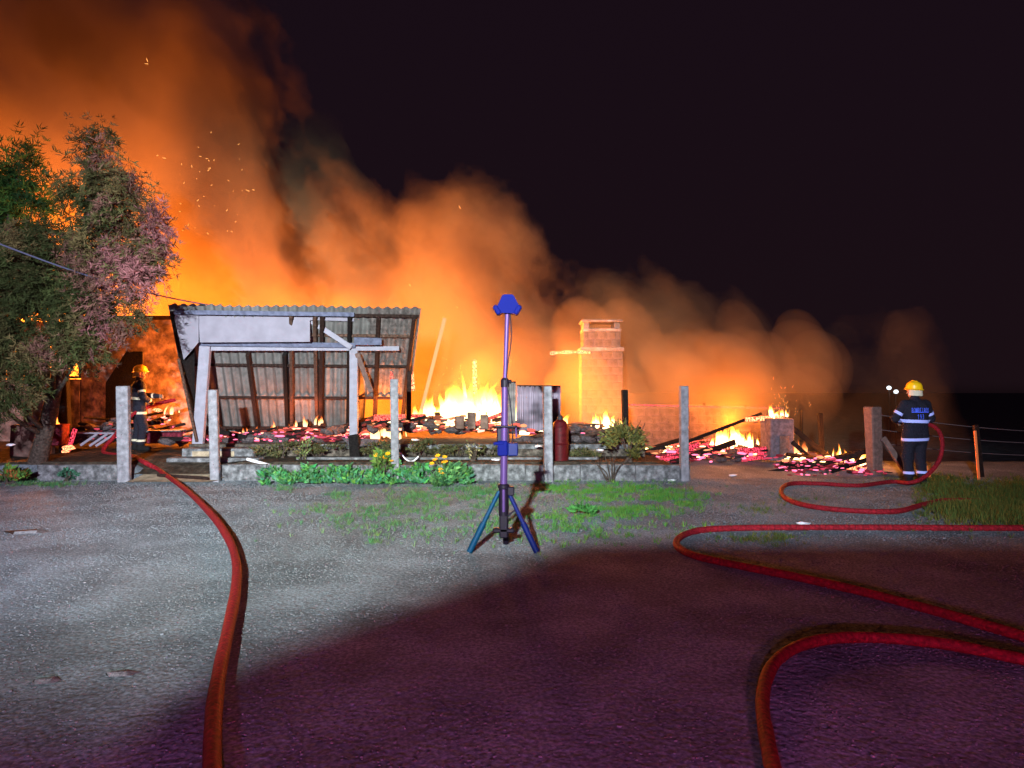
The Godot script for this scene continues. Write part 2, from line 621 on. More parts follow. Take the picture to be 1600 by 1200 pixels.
func pebbles() -> void:
	var m := mat("pebble", Color(1, 1, 1), 0.95)
	m.vertex_color_use_as_albedo = true
	for k in 3:
		var xf := []
		var co := []
		for i in 34000:
			var z := -2.6 - 10.6 * pow(rng.randf(), 0.6)
			var x := rr(-1.0, 1.0) * (1.2 + absf(z) * 0.78)
			if z < -12.9 and x < 3.0:
				continue
			var s := rr(0.0035, 0.007) * (1.0 + absf(z) * 0.045)
			if rng.randf() < 0.015:
				s *= rr(1.4, 2.0)
			var b := Basis.from_euler(Vector3(rr(-0.5, 0.5), rr(0, TAU), rr(-0.5, 0.5))).scaled(Vector3(s * rr(0.8, 1.4), s * rr(0.6, 0.9), s))
			xf.append(Transform3D(b, Vector3(x, height(x, z) + s * 0.25, z)))
			var v := rr(0.08, 0.19)
			co.append(Color(v * rr(0.90, 1.02), v, v * rr(0.98, 1.08)))
		var o := multi("gravel_stones", stone_mesh(50 + k), m, xf, co)
		tag(o, "loose grey gravel strewn over the forecourt", "gravel")

# ---------------------------------------------------------------- smoke
func smoke() -> void:
	var t := thing("smoke_plume", "orange lit smoke rolling up and away from the burning house", "smoke")
	t.set_meta("kind", "stuff")
	var top := [Vector2(-22, 15.5), Vector2(-10, 14.0), Vector2(-7.9, 11.6), Vector2(-6.7, 9.4), Vector2(-5.7, 7.4), Vector2(-4.4, 6.2), Vector2(-3.4, 5.4), Vector2(-2.5, 6.6), Vector2(-1.65, 6.9), Vector2(-0.9, 6.3), Vector2(0, 5.0), Vector2(0.6, 4.2), Vector2(1.2, 3.8), Vector2(2, 3.9), Vector2(3.6, 4.1), Vector2(4.9, 3.6), Vector2(6.6, 3.2), Vector2(7.6, 2.5), Vector2(8.8, 2.3), Vector2(10.2, 1.7), Vector2(11.5, 0)]
	var nz := FastNoiseLite.new()
	nz.seed = 3
	nz.frequency = 0.23
	nz.fractal_octaves = 5
	nz.fractal_gain = 0.54
	nz.domain_warp_enabled = true
	nz.domain_warp_amplitude = 2.2
	nz.domain_warp_frequency = 0.16
	nz.domain_warp_fractal_octaves = 3
	var low := FastNoiseLite.new()
	low.seed = 8
	low.frequency = 0.11
	low.fractal_octaves = 2
	var fine := FastNoiseLite.new()
	fine.seed = 21
	fine.frequency = 0.5
	fine.fractal_octaves = 4
	var r := RandomNumberGenerator.new()
	r.seed = 77
	var n := 0
	# the density of the smoke on a grid; closed surfaces of equal density lie inside one another, each adding a little
	var cell := Vector3(0.21, 0.21, 0.34)
	var lo := Vector3(-21.0, -1.75, -26.6)
	var w := Vector3i(158, 86, 25)
	var flow := Vector2(-0.62, 0.78)
	var val := PackedFloat32Array()
	var soot := PackedFloat32Array()
	val.resize(w.x * w.y * w.z)
	soot.resize(w.x * w.y * w.z)
	var tops := PackedFloat32Array()
	var slopes := PackedFloat32Array()
	for i in w.x:
		var x := lo.x + i * cell.x
		tops.append(interp(top, x))
		slopes.append(1.0 / sqrt(1.0 + pow(interp(top, x + 0.5) - interp(top, x - 0.5), 2.0)))
	for k in w.z:
		var z := lo.z + k * cell.z
		var zt := 1.15 * (1.0 - pow(absf(z + 22.6) / 3.7, 2.0))
		for j in w.y:
			var y := lo.y + j * cell.y
			var edge_y := minf(1.0, (y + 1.6) * 1.5)
			for i in w.x:
				var id := (k * w.y + j) * w.x + i
				if i == 0 or j == 0 or k == 0 or i == w.x - 1 or j == w.y - 1 or k == w.z - 1:
					val[id] = -1.0
					soot[id] = -1.0
					continue
				var x := lo.x + i * cell.x
				var dist := (tops[i] - y) * slopes[i]
				if dist < -1.6:
					val[id] = -1.0
					soot[id] = -1.0
					continue
				var al := x * flow.x + y * flow.y
				var ac := x * flow.y - y * flow.x
				var q := Vector3(ac, al * 0.62, z)
				var f := nz.get_noise_3dv(q)
				var u := minf(dist / 2.6, 0.9)
				var far := clampf(Vector3(x, y, z).distance_to(Vector3(clampf(x, -9.0, 5.0), 2.0, -18.5)) / 9.0, 0.0, 1.0)
				var v := (minf(u, zt) + 0.5 * exp(-pow((x - 0.7) / 1.3, 2.0) - pow((y - 2.4) / 1.3, 2.0)) + lerpf(1.9, 1.4, clampf((x + 7.0) / 9.0, 0.0, 1.0)) * f + 0.5 * low.get_noise_3dv(q) + 0.1 * clampf((-8.0 - x) / 4.0, 0.0, 1.0)) * edge_y
				v += 0.7 * clampf((x - 2.0) / 3.0, 0.0, 1.0) * (fine.get_noise_3dv(q) - 0.08)
				val[id] = v * lerpf(0.55, 1.3, far) * lerpf(1.0, 0.5, clampf((x - 4.0) / 5.0, 0.0, 1.0))
				soot[id] = minf(minf(v * 1.5, 0.5), minf((z + 22.4) * 0.4, nz.get_noise_3d(q.x + 40.0, q.y, q.z + 9.0) - 0.04))
	var shells := [[0.03, 0.014], [0.10, 0.018], [0.18, 0.021], [0.28, 0.024], [0.40, 0.026], [0.54, 0.027], [0.70, 0.028], [0.90, 0.03], [1.15, 0.035]]
	for g: Array in shells:
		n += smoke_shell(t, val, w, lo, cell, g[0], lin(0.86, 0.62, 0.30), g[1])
	for g: Array in [[0.03, 0.06], [0.11, 0.14]]:
		n += smoke_shell(t, soot, w, lo, cell, g[0], lin(0.15, 0.10, 0.08), g[1])
	# thin haze in front of the chimney and over the open fires
	var thin := FogMaterial.new()
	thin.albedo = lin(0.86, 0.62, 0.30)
	thin.density = 0.09
	for i in 40:
		var p := Vector3(r.randf_range(1.5, 7.0), r.randf_range(0.9, 3.0), r.randf_range(-17.2, -16.4))
		p.y = minf(p.y, interp(top, p.x) - 0.9)
		puff(t, p, Vector3(r.randf_range(0.9, 1.6), r.randf_range(1.2, 2.4), 0.9), Vector3(0, 0, r.randf_range(0.2, 1.0)), thin)
	thin = thin.duplicate()
	thin.density = 0.035
	for i in 6:
		puff(t, Vector3(r.randf_range(-2.0, 0.3), r.randf_range(1.0, 2.2), r.randf_range(-15.6, -14.9)), Vector3(r.randf_range(1.0, 1.9), r.randf_range(1.0, 2.0), 0.9), Vector3(0, 0, r.randf_range(0.0, 1.0)), thin)
	print("smoke triangles ", n)

func smoke_shell(t: Node3D, val: PackedFloat32Array, w: Vector3i, lo: Vector3, cell: Vector3, level: float, albedo: Color, density: float) -> int:
	var sx := 1
	var sy := w.x
	var sz := w.x * w.y
	var off := PackedInt32Array([0, sx, sy, sx + sy, sz, sx + sz, sy + sz, sx + sy + sz])
	var at_corner := [Vector3(0, 0, 0), Vector3(1, 0, 0), Vector3(0, 1, 0), Vector3(1, 1, 0), Vector3(0, 0, 1), Vector3(1, 0, 1), Vector3(0, 1, 1), Vector3(1, 1, 1)]
	var edges := []
	for i in 8:
		for ax: int in [1, 2, 4]:
			if not i & ax:
				edges.append([i, i | ax])
	var vid := {}
	var pos := PackedVector3Array()
	for k in w.z - 1:
		for j in w.y - 1:
			var row := (k * w.y + j) * w.x
			for i in w.x - 1:
				var id := row + i
				var inside := val[id] > level
				if (val[id + sx] > level) == inside and (val[id + sy] > level) == inside and (val[id + sz] > level) == inside and (val[id + off[3]] > level) == inside and (val[id + off[5]] > level) == inside and (val[id + off[6]] > level) == inside and (val[id + off[7]] > level) == inside:
					continue
				var sum := Vector3.ZERO
				var m := 0
				for e: Array in edges:
					var a := val[id + off[e[0]]] - level
					var b := val[id + off[e[1]]] - level
					if (a > 0.0) != (b > 0.0):
						sum += at_corner[e[0]].lerp(at_corner[e[1]], a / (a - b))
						m += 1
				vid[id] = pos.size()
				pos.append(lo + (Vector3(i, j, k) + sum / m) * cell)
	var index := PackedInt32Array()
	var axes := [[sx, sy, sz], [sy, sz, sx], [sz, sx, sy]]
	for id: int in vid:
		var a := val[id] > level
		for ax: Array in axes:
			if (val[id + ax[0]] > level) == a:
				continue
			var q := [vid.get(id, -1), vid.get(id - ax[1], -1), vid.get(id - ax[1] - ax[2], -1), vid.get(id - ax[2], -1)]
			if q.has(-1):
				continue
			if a:
				q.reverse()
			for c: int in [0, 1, 2, 0, 2, 3]:
				index.append(q[c])
	if index.is_empty():
		return 0
	var arrays := []
	arrays.resize(Mesh.ARRAY_MAX)
	arrays[Mesh.ARRAY_VERTEX] = pos
	arrays[Mesh.ARRAY_INDEX] = index
	var mesh := ArrayMesh.new()
	mesh.add_surface_from_arrays(Mesh.PRIMITIVE_TRIANGLES, arrays)
	var m := FogMaterial.new()
	m.albedo = albedo
	m.density = density
	put("smoke_cloud", mesh, m, t).set_meta("kind", "stuff")
	return index.size() / 3

func puff(t: Node3D, p: Vector3, size: Vector3, turn: Vector3, m: FogMaterial) -> void:
	var v := FogVolume.new()
	v.name = numbered("smoke_puff", t)
	v.shape = RenderingServer.FOG_VOLUME_SHAPE_ELLIPSOID
	v.size = size
	v.rotation = turn
	v.position = p
	v.material = m
	t.add_child(v, true)

# ---------------------------------------------------------------- the house that is left on the left
func left_building() -> void:
	var t := thing("ruined_house_wall", "orange lit plaster wall of the burning house behind the dark tree", "wall")
	var st := new_st()
	var zf := -18.6
	# wall with one window opening: pieces round it
	box(st, Transform3D(Basis(), Vector3(-9.15, 1.75, zf)), Vector3(3.3, 3.2, 0.2), 0.02)
	obj("wall", st, M.plaster, t)
	st = new_st()
	box(st, Transform3D(Basis(), Vector3(-12.55, 1.0, zf)), Vector3(3.5, 1.7, 0.2), 0.02)
	obj("wall", st, M.plaster, t)
	st = new_st()
	box(st, Transform3D(Basis(), Vector3(-11.95, 2.28, zf)), Vector3(0.5, 0.86, 0.2), 0.02)
	obj("wall", st, M.plaster, t)
	st = new_st()
	box(st, Transform3D(Basis(), Vector3(-12.3, 3.0, zf)), Vector3(3.0, 0.58, 0.2), 0.02)
	obj("wall", st, M.plaster, t)
	st = new_st()
	box(st, Transform3D(Basis(), Vector3(-9.3, 3.39, zf)), Vector3(4.1, 0.09, 0.34), 0.01)
	obj("wall_top", st, M.burnt_wood, t)
	st = new_st()
	for x: float in [-11.66, -10.84]:
		beam(st, Vector3(x, 1.87, zf + 0.03), Vector3(x, 2.7, zf + 0.03), 0.06, 0.1)
	beam(st, Vector3(-11.62, 1.9, zf + 0.03), Vector3(-10.88, 1.9, zf + 0.03), 0.06, 0.1)
	obj("window_frame", st, M.char, t)
	# charred board that leans on the wall
	t = thing("leaning_board", "black charred board with a slanted top leaning behind the helmeted firefighter", "board")
	st = new_st()
	var a := at(165, 690, 17.6)
	var b := at(222, 690, 17.6)
	var c := at(222, 549, 17.9)
	var d := at(197, 549, 17.9)
	var e := at(165, 598, 17.8)
	var back := Vector3(0, 0, -0.04)
	var ring := [a, b, c, d, e]
	for k in range(1, 4):
		quad_to(st, [ring[0], ring[k], ring[k + 1]], Vector3(0, 0, 1))
		quad_to(st, [ring[0] + back, ring[k] + back, ring[k + 1] + back], Vector3(0, 0, -1))
	var mid := (a + c) * 0.5
	for k in 5:
		var p: Vector3 = ring[k]
		var q: Vector3 = ring[(k + 1) % 5]
		quad_to(st, [p, q, q + back, p + back], (p + q) * 0.5 - mid)
	obj("board", st, M.char, t)
	# pillar and dark post at the far left, before the wall
	t = thing("brick_pillar", "pinkish plastered pillar standing behind the tree trunk", "pillar")
	st = new_st()
	beam(st, at(58, 722, 15.6), at(72, 575, 15.6), 0.5, 0.4, 0, 0.02)
	obj("shaft", st, M.plaster, t)
	st = new_st()
	beam(st, at(45, 716, 15.3), at(47, 664, 15.3), 0.62, 0.3, 0, 0.02)
	obj("base", st, M.block, t)
	t = thing("charred_doorpost", "tall charred door post between the pillar and the lit wall", "post")
	st = new_st()
	beam(st, at(104, 712, 15.9), at(97, 552, 15.9), 0.2, 0.16, 0, 0.01, 0.01)
	obj("post", st, M.char, t)
	st = new_st()
	beam(st, at(80, 700, 15.9), at(100, 560, 15.8), 0.09, 0.08, 0, 0.01)
	obj("brace", st, M.timber, t)
	t = thing("white_bucket", "small pale bucket upside down on the red box", "bucket", at(77, 663, 15.2))
	st = new_st()
	lathe(st, [Vector2(0.17, 0), Vector2(0.165, 0.02), Vector2(0.125, 0.24), Vector2(0.11, 0.255), Vector2(0.0, 0.26)])
	obj("pail", st, M.litter, t)
	st = new_st()
	lathe(st, [Vector2(0.165, 0.0), Vector2(0.185, 0.005), Vector2(0.185, 0.025), Vector2(0.165, 0.03)])
	obj("rim", st, M.litter, t)
	t = thing("red_box", "dark red box standing between the pillar and the doorpost", "box")
	st = new_st()
	box(st, Transform3D(Basis(Vector3.UP, 0.2), at(84, 679, 15.2)), Vector3(0.46, 0.42, 0.4), 0.015)
	obj("body", st, M.red_sheet, t)
	st = new_st()
	box(st, Transform3D(Basis(Vector3.UP, 0.2), at(84, 664, 15.2) + Vector3(0, 0.0, 0)), Vector3(0.48, 0.03, 0.42), 0.005)
	obj("lid", st, M.red_sheet, t)

# ---------------------------------------------------------------- floor slab of the burnt house
func plinth_and_steps() -> void:
	var t := thing("house_floor_slab", "raised concrete floor slab of the burnt house", "floor slab")
	var st := new_st()
	box(st, Transform3D(Basis(), Vector3(-1.85, 0.25, -16.9)), Vector3(8.9, 0.56, 5.0), 0.02)
	obj("slab", st, M.plinth, t)
	st = new_st()
	box(st, Transform3D(Basis(), Vector3(-0.75, 0.485, -14.385)), Vector3(6.6, 0.09, 0.05), 0.008)
	obj("edge_band", st, M.old_concrete, t)
	t = thing("front_steps", "two concrete steps before the leaning white porch post", "steps")
	st = new_st()
	box(st, Transform3D(Basis(), Vector3(-5.55, 0.36, -14.16)), Vector3(1.35, 0.24, 0.46), 0.015)
	obj("step", st, M.old_concrete, t)
	st = new_st()
	box(st, Transform3D(Basis(), Vector3(-5.5, 0.27, -13.75)), Vector3(1.7, 0.13, 0.36), 0.015)
	obj("step", st, M.old_concrete, t)
	for x: float in [-5.85, -5.4]:
		st = new_st()
		box(st, Transform3D(Basis(), Vector3(x, 0.37, -13.926)), Vector3(0.34, 0.12, 0.012), 0.002)
		obj("tile", st, M.path, t)
	# garden path in the gateway
	st = new_st()
	var rows := 8
	for i in rows:
		var z0 := -12.55 - i * 0.16
		var z1 := z0 - 0.16
		var w0 := lerpf(-6.55, -6.35, float(i) / rows)
		var w1 := lerpf(-6.55, -6.35, float(i + 1) / rows)
		quad(st, Vector3(w0, height(-6, z0) + 0.03, z0), Vector3(-5.15, height(-6, z0) + 0.03, z0), Vector3(-5.0, height(-6, z1) + 0.03, z1), Vector3(w1, height(-6, z1) + 0.03, z1))
	tag(obj("path", st, M.path), "", "", "", "structure")
	# dark soil of the yard
	st = new_st()
	var nx := 60
	var nzz := 28
	for j in nzz:
		for i in nx:
			var q := []
			for c: Array in [[0, 0], [1, 0], [1, 1], [0, 1]]:
				var x: float = -14.0 + (i + c[0]) * 0.285
				var z: float = -12.98 - (j + c[1]) * 0.3
				q.append(Vector3(x, height(x, z) + 0.045, z))
			quad(st, q[0], q[1], q[2], q[3])
	tag(obj("yard_soil", st, M.soil), "", "", "", "structure")

# ---------------------------------------------------------------- porch with the fallen roof
func shed() -> void:
	var t := thing("collapsed_porch", "white porch whose corrugated roof has slid down to the floor", "porch")
	var tl := Vector3(-6.50, 3.13, -14.0)
	var tr := Vector3(-1.76, 3.06, -14.0)
	var bl := Vector3(-7.22, 0.55, -16.8)
	var br := Vector3(-2.46, 0.55, -16.8)
	var nrm := (bl - tl).cross(tr - tl).normalized()
	if nrm.z < 0:
		nrm = -nrm
	var P := func(u: float, v: float, off: float) -> Vector3:
		return tl.lerp(tr, u).lerp(bl.lerp(br, u), v) + nrm * off
	# corrugated sheets, three courses of five, each lapped over the next
	for row in 3:
		for col in 5:
			if row == 2 and col == 4:
				continue
			var st := new_st()
			var u0 := col / 5.0 - 0.006
			var u1 := (col + 1) / 5.0 + 0.006
			var v0 := row / 3.0 - (0.02 if row else 0.015)
			var v1 := (row + 1) / 3.0 + 0.02
			var lift := -0.02 * row + (0.006 if col % 2 else 0.0)
			var nw := 48
			var rows := 4
			for i in nw:
				for j in rows:
					var q := []
					for c: Array in [[0, 0], [1, 0], [1, 1], [0, 1]]:
						var u: float = lerpf(u0, u1, float(i + c[0]) / nw)
						var v: float = lerpf(v0, v1, float(j + c[1]) / rows)
						q.append([u, v])
					var pts := []
					var ns := []
					for g: Array in q:
						var ph: float = g[0] * 27.0 * TAU
						pts.append(P.call(g[0], g[1], lift - 0.06 + 0.03 * cos(ph) + 0.025 * sin(g[0] * 7.0 + row * 2.1) * sin(g[1] * 9.0 + col)))
						ns.append((nrm + (tr - tl).normalized() * 1.07 * sin(ph)).normalized())
					for k: int in [0, 1, 2, 0, 2, 3]:
						st.set_normal(ns[k])
						st.set_uv(Vector2(q[k][0], q[k][1]))
						st.add_vertex(pts[k])
			obj("roof_sheet", st, [M.sheet, M.sheet_light, M.sheet][(row + col) % 3] if col < 4 else M.sheet_burnt_firelit, t)
	# rafters down the slope and purlins across
	for g: Array in [[0.30, 0.31, M.burnt_wood], [0.455, 0.45, M.char], [0.49, 0.47, M.timber], [0.585, 0.59, M.timber], [0.615, 0.605, M.burnt_wood], [0.725, 0.735, M.char], [0.84, 0.86, M.burnt_wood], [0.985, 0.985, M.burnt_wood], [0.015, 0.02, M.char]]:
		var st := new_st()
		beam(st, P.call(g[0], 0.30 if g[0] > 0.05 and g[0] < 0.47 else 0.03, 0.03), P.call(g[1], 0.99, 0.03), 0.075, 0.10, 0.0, 0.006, 0.006)
		obj("rafter", st, g[2], t)
	for v: float in [0.03, 0.17, 0.40, 0.66, 0.93]:
		var st := new_st()
		beam(st, P.call(0.0, v, -0.005), P.call(1.0, v, -0.005), 0.06, 0.06, 0.0, 0.005, 0.004)
		obj("purlin", st, M.timber if v == 0.17 else M.burnt_wood, t)
	# fascia boards under the eave
	var boards := [[at(310, 491, 14.15), at(484, 494, 14.15), at(484, 534, 14.22), at(312, 535, 14.22)], [at(270, 487, 14.05), at(310, 489, 14.1), at(310, 535, 14.2), at(287, 562, 14.3)]]
	for b: Array in boards:
		var st := new_st()
		slab(st, b, 0.03)
		obj("fascia_board", st, M.white_board, t)
	var st := new_st()
	slab(st, [at(484, 494, 14.15), at(553, 497, 14.15), at(553, 502, 14.16), at(484, 500, 14.16)], 0.03)
	obj("fascia_strip", st, M.white_board, t)
	st = new_st()
	slab(st, [at(272, 484, 13.96), at(553, 488, 13.96), at(553, 494.5, 13.97), at(272, 491, 13.97)], 0.03)
	obj("eave_board", st, M.blue_board, t)
	st = new_st()
	slab(st, [at(553, 527, 14.3), at(596, 528, 14.3), at(596, 539, 14.3), at(553, 539, 14.3)], 0.02)
	obj("fascia_scrap", st, M.blue_board, t)
	# beam on two posts
	st = new_st()
	beam(st, at(312, 537, 14.55), at(556, 540, 14.55), 0.13, 0.10, PI / 2, 0.008)
	obj("beam", st, M.blue_board, t)
	st = new_st()
	beam(st, at(314, 544.5, 14.6), at(624, 544.5, 14.6), 0.07, 0.09, PI / 2, 0.006)
	obj("beam_underside_board", st, M.white_paint, t)
	st = new_st()
	beam(st, at(310, 695, 14.55), at(321, 541, 14.55), 0.21, 0.12, 0, 0.01)
	obj("post", st, M.white_paint, t)
	st = new_st()
	beam(st, at(553, 689, 14.62), at(553, 541, 14.62), 0.16, 0.12, 0, 0.01)
	obj("post", st, M.white_paint, t)
	st = new_st()
	beam(st, at(484, 500, 14.3), at(549, 543, 14.45), 0.10, 0.06, 0, 0.006)
	obj("brace", st, M.white_paint, t)
	st = new_st()
	beam(st, at(558, 552, 14.55), at(580, 612, 14.9), 0.10, 0.05, 0, 0.006)
	obj("brace", st, M.grey_timber, t)
	st = new_st()
	beam(st, at(308, 690, 14.45), at(279, 560, 14.3), 0.05, 0.05, 0, 0.004)
	obj("side_rail", st, M.timber, t)
	st = new_st()
	slab(st, [at(283, 562, 14.4), at(304, 545, 14.5), at(305, 640, 15.0), at(299, 640, 15.4)], 0.02)
	obj("torn_side_panel", st, M.char, t)
	# dark base on which the right post stood
	t = thing("charred_stump", "charred stump in the bed right below the upright white porch post", "stump")
	st = new_st()
	beam(st, at(556, 730, 13.9), at(553, 680, 14.0), 0.2, 0.18, 0, 0.02, 0.015)
	obj("stump", st, M.char, t)
	t = thing("torn_panel", "crumpled grey panel scrap beside the charred stump", "panel scrap")
	st = new_st()
	slab(st, [at(534, 684, 14.2), at(592, 686, 14.2), at(588, 694, 14.0), at(548, 698, 13.95)], 0.012)
	obj("scrap", st, M.scrap, t)

func slab(st: SurfaceTool, p: Array, thick: float) -> void:       # a flat piece with four corners, given clockwise from the top left as seen from the front
	var n: Vector3 = (p[3] - p[0]).cross(p[1] - p[0]).normalized()
	var b := -n * thick
	var c: Vector3 = (p[0] + p[1] + p[2] + p[3]) * 0.25
	quad_to(st, [p[0], p[1], p[2], p[3]], n)
	quad_to(st, [p[0] + b, p[1] + b, p[2] + b, p[3] + b], -n)
	for i in 4:
		var u: Vector3 = p[i]
		var v: Vector3 = p[(i + 1) % 4]
		quad_to(st, [u, v, v + b, u + b], (u + v) * 0.5 - c)

# ---------------------------------------------------------------- chimney and far wall
func courses(parent: Node3D, from: Vector3, size: Vector3, bw: float, bh: float, m: Material, called: String) -> void:
	# running bond on the front and both sides of a core
	var st := new_st()
	box(st, Transform3D(Basis(), from + Vector3(0, size.y / 2, 0)), size - Vector3(0.03, 0.0, 0.03))
	obj("core", st, M.mortar, parent)
	var variants := []
	for k in 4:
		var b := new_st()
		box(b, Transform3D(), Vector3(bw - 0.012, bh - 0.012, 0.06), 0.006, 0.003)
		variants.append(b.commit())
	var rows := int(round(size.y / bh))
	for r in rows:
		var shift := bw * 0.5 if r % 2 else 0.0
		for face in 3:
			var length := size.x if face == 0 else size.z
			var x := -length / 2 - shift
			while x < length / 2 - 0.02:
				var x0 := maxf(x, -length / 2)
				var x1 := minf(x + bw, length / 2)
				x += bw
				if x1 - x0 < 0.05:
					continue
				var local := Vector3((x0 + x1) / 2, from.y + bh * (r + 0.5), size.z / 2 - 0.024 + rr(0, 0.006))
				var xf := Transform3D(Basis.from_scale(Vector3((x1 - x0) / bw, 1, 1)), local)
				if face:
					local.z = size.x / 2 - 0.024 + rr(0, 0.006)
					xf.origin = local
					xf = Transform3D(Basis(Vector3.UP, PI / 2 if face == 1 else -PI / 2)) * xf
				xf.origin += Vector3(from.x, 0, from.z)
				put(called, variants[rng.randi() % 4], m, parent, xf)

func chimney() -> void:
	var c := at(938, 608, 17.6)
	var t := thing("chimney_stack", "square masonry chimney stack with a stepped collar rising from the fire", "chimney")
	courses(t, Vector3(c.x, 0.5, c.z), Vector3(0.94, 1.98, 0.8), 0.235, 0.18, M.block, "block")
	courses(t, Vector3(c.x + 0.0, 2.58, c.z), Vector3(0.86, 0.36, 0.72), 0.215, 0.18, M.block, "block")
	for g: Array in [[2.53, 1.02, 0.10, 0.88], [2.985, 0.9, 0.08, 0.76]]:
		var st := new_st()
		box(st, Transform3D(Basis(), Vector3(c.x, g[0], c.z)), Vector3(g[1], g[2], g[3]), 0.015)
		obj("collar", st, M.plaster, t)
	var st := new_st()
	for x: float in [-0.36, 0.36]:
		box(st, Transform3D(Basis(), Vector3(c.x + x, 3.095, c.z)), Vector3(0.14, 0.14, 0.6), 0.01)
	obj("cap_support", st, M.plaster, t)
	st = new_st()
	box(st, Transform3D(Basis(), Vector3(c.x, 3.195, c.z)), Vector3(0.96, 0.06, 0.8), 0.012)
	obj("cap_slab", st, M.plaster, t)
	st = new_st()
	tube(st, smooth([at(860, 552, 17.3), at(880, 550.5, 17.2), at(905, 550, 17.1), at(922, 551, 17.15)], 6), func(v: float) -> float: return 0.035 + 0.012 * sin(v * 19.0), 7)
	tag(obj("burning_rafter", st, M.ember_hot), "white hot rafter end sticking out beside the chimney", "rafter")

func block_wall() -> void:
	var t := thing("boundary_wall", "low block wall glowing red behind the burning rubble", "wall")
	var b := new_st()
	box(b, Transform3D(), Vector3(0.388, 0.188, 0.14), 0.008, 0.003)
	var mesh := b.commit()
	var st := new_st()
	box(st, Transform3D(Basis(), Vector3(5.0, 0.62, -19.6)), Vector3(4.4, 1.02, 0.10))
	obj("core", st, M.mortar, t)
	for r in 5:
		for i in 11:
			put("block", mesh, M.block, t, Transform3D(Basis(), Vector3(3.0 + i * 0.4 + (0.2 if r % 2 else 0.0) - 0.1, 0.2 + r * 0.2, -19.6)))
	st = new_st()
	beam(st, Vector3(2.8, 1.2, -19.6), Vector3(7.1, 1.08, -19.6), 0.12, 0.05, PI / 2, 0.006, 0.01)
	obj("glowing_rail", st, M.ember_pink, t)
	for p: Array in [[1100, 629, 665, "thin stake beyond the block wall, nearest the end concrete post"], [1118, 633, 665, "thin stake beyond the block wall, second from the end concrete post"], [1165, 633, 665, "thin stake beyond the block wall behind the propped charred beam"], [1252, 640, 690, "thin stake behind the sloping charred beams"]]:
		var s := new_st()
		beam(s, at(p[0], p[2], 21.0), at(p[0], p[1], 21.0), 0.07, 0.07, 0, 0.004)
		tag(obj("garden_stake", s, M.char), p[3], "stake", "stakes beyond the block wall")

# ---------------------------------------------------------------- fires
func flame_mesh(h: float, w: float) -> ArrayMesh:
	var st := new_st()
	var pts := PackedVector3Array()
	var lean := rr(-0.55, 0.35) * h
	var ph := rr(0, TAU)
	for i in 9:
		var v := i / 8.0
		pts.append(Vector3(lean * v * v + sin(ph + v * 4.5) * w * 0.35 * v, h * v, rr(-0.3, 0.3) * w * v))
	tube(st, pts, func(v: float) -> float: return w * (0.55 + 0.45 * sin(v * PI * 0.8)) * pow(1.0 - v, 0.75) + 0.002, 8, false)
	return st.commit()

func fire(label: String, where: Vector3, spread: Vector3, count: int, h: float, energy: float, mk := "flame", lift := 0.6, size := 0.35) -> void:
	var t := thing("fire", label, "fire", where)
	for i in count:
		var u := rng.randfn() * 0.45
		var x := clampf(u, -1.0, 1.0) * spread.x
		var hh := h * rr(0.4, 1.15) * (1.0 - 0.55 * absf(u)) * (1.0 if i % 3 else 1.15)
		put("flame", flame_mesh(hh, hh * (rr(0.15, 0.27) if i % 3 else rr(0.05, 0.09))), M[mk], t, Transform3D(Basis(Vector3.UP, rr(0, TAU)), Vector3(x, rr(-0.05, 0.05) + spread.y * rr(0, 1), rr(-1, 1) * spread.z)))
	if energy > 0.0:
		var o := OmniLight3D.new()
		o.name = "fire_light"
		t.add_child(o)
		o.position = Vector3(0, h * lift, 0)
		o.light_color = lin(1.0, 0.235, 0.026)
		o.light_energy = energy
		o.light_size = size
		o.omni_range = 80.0
		o.omni_attenuation = 2.0
		o.shadow_enabled = true

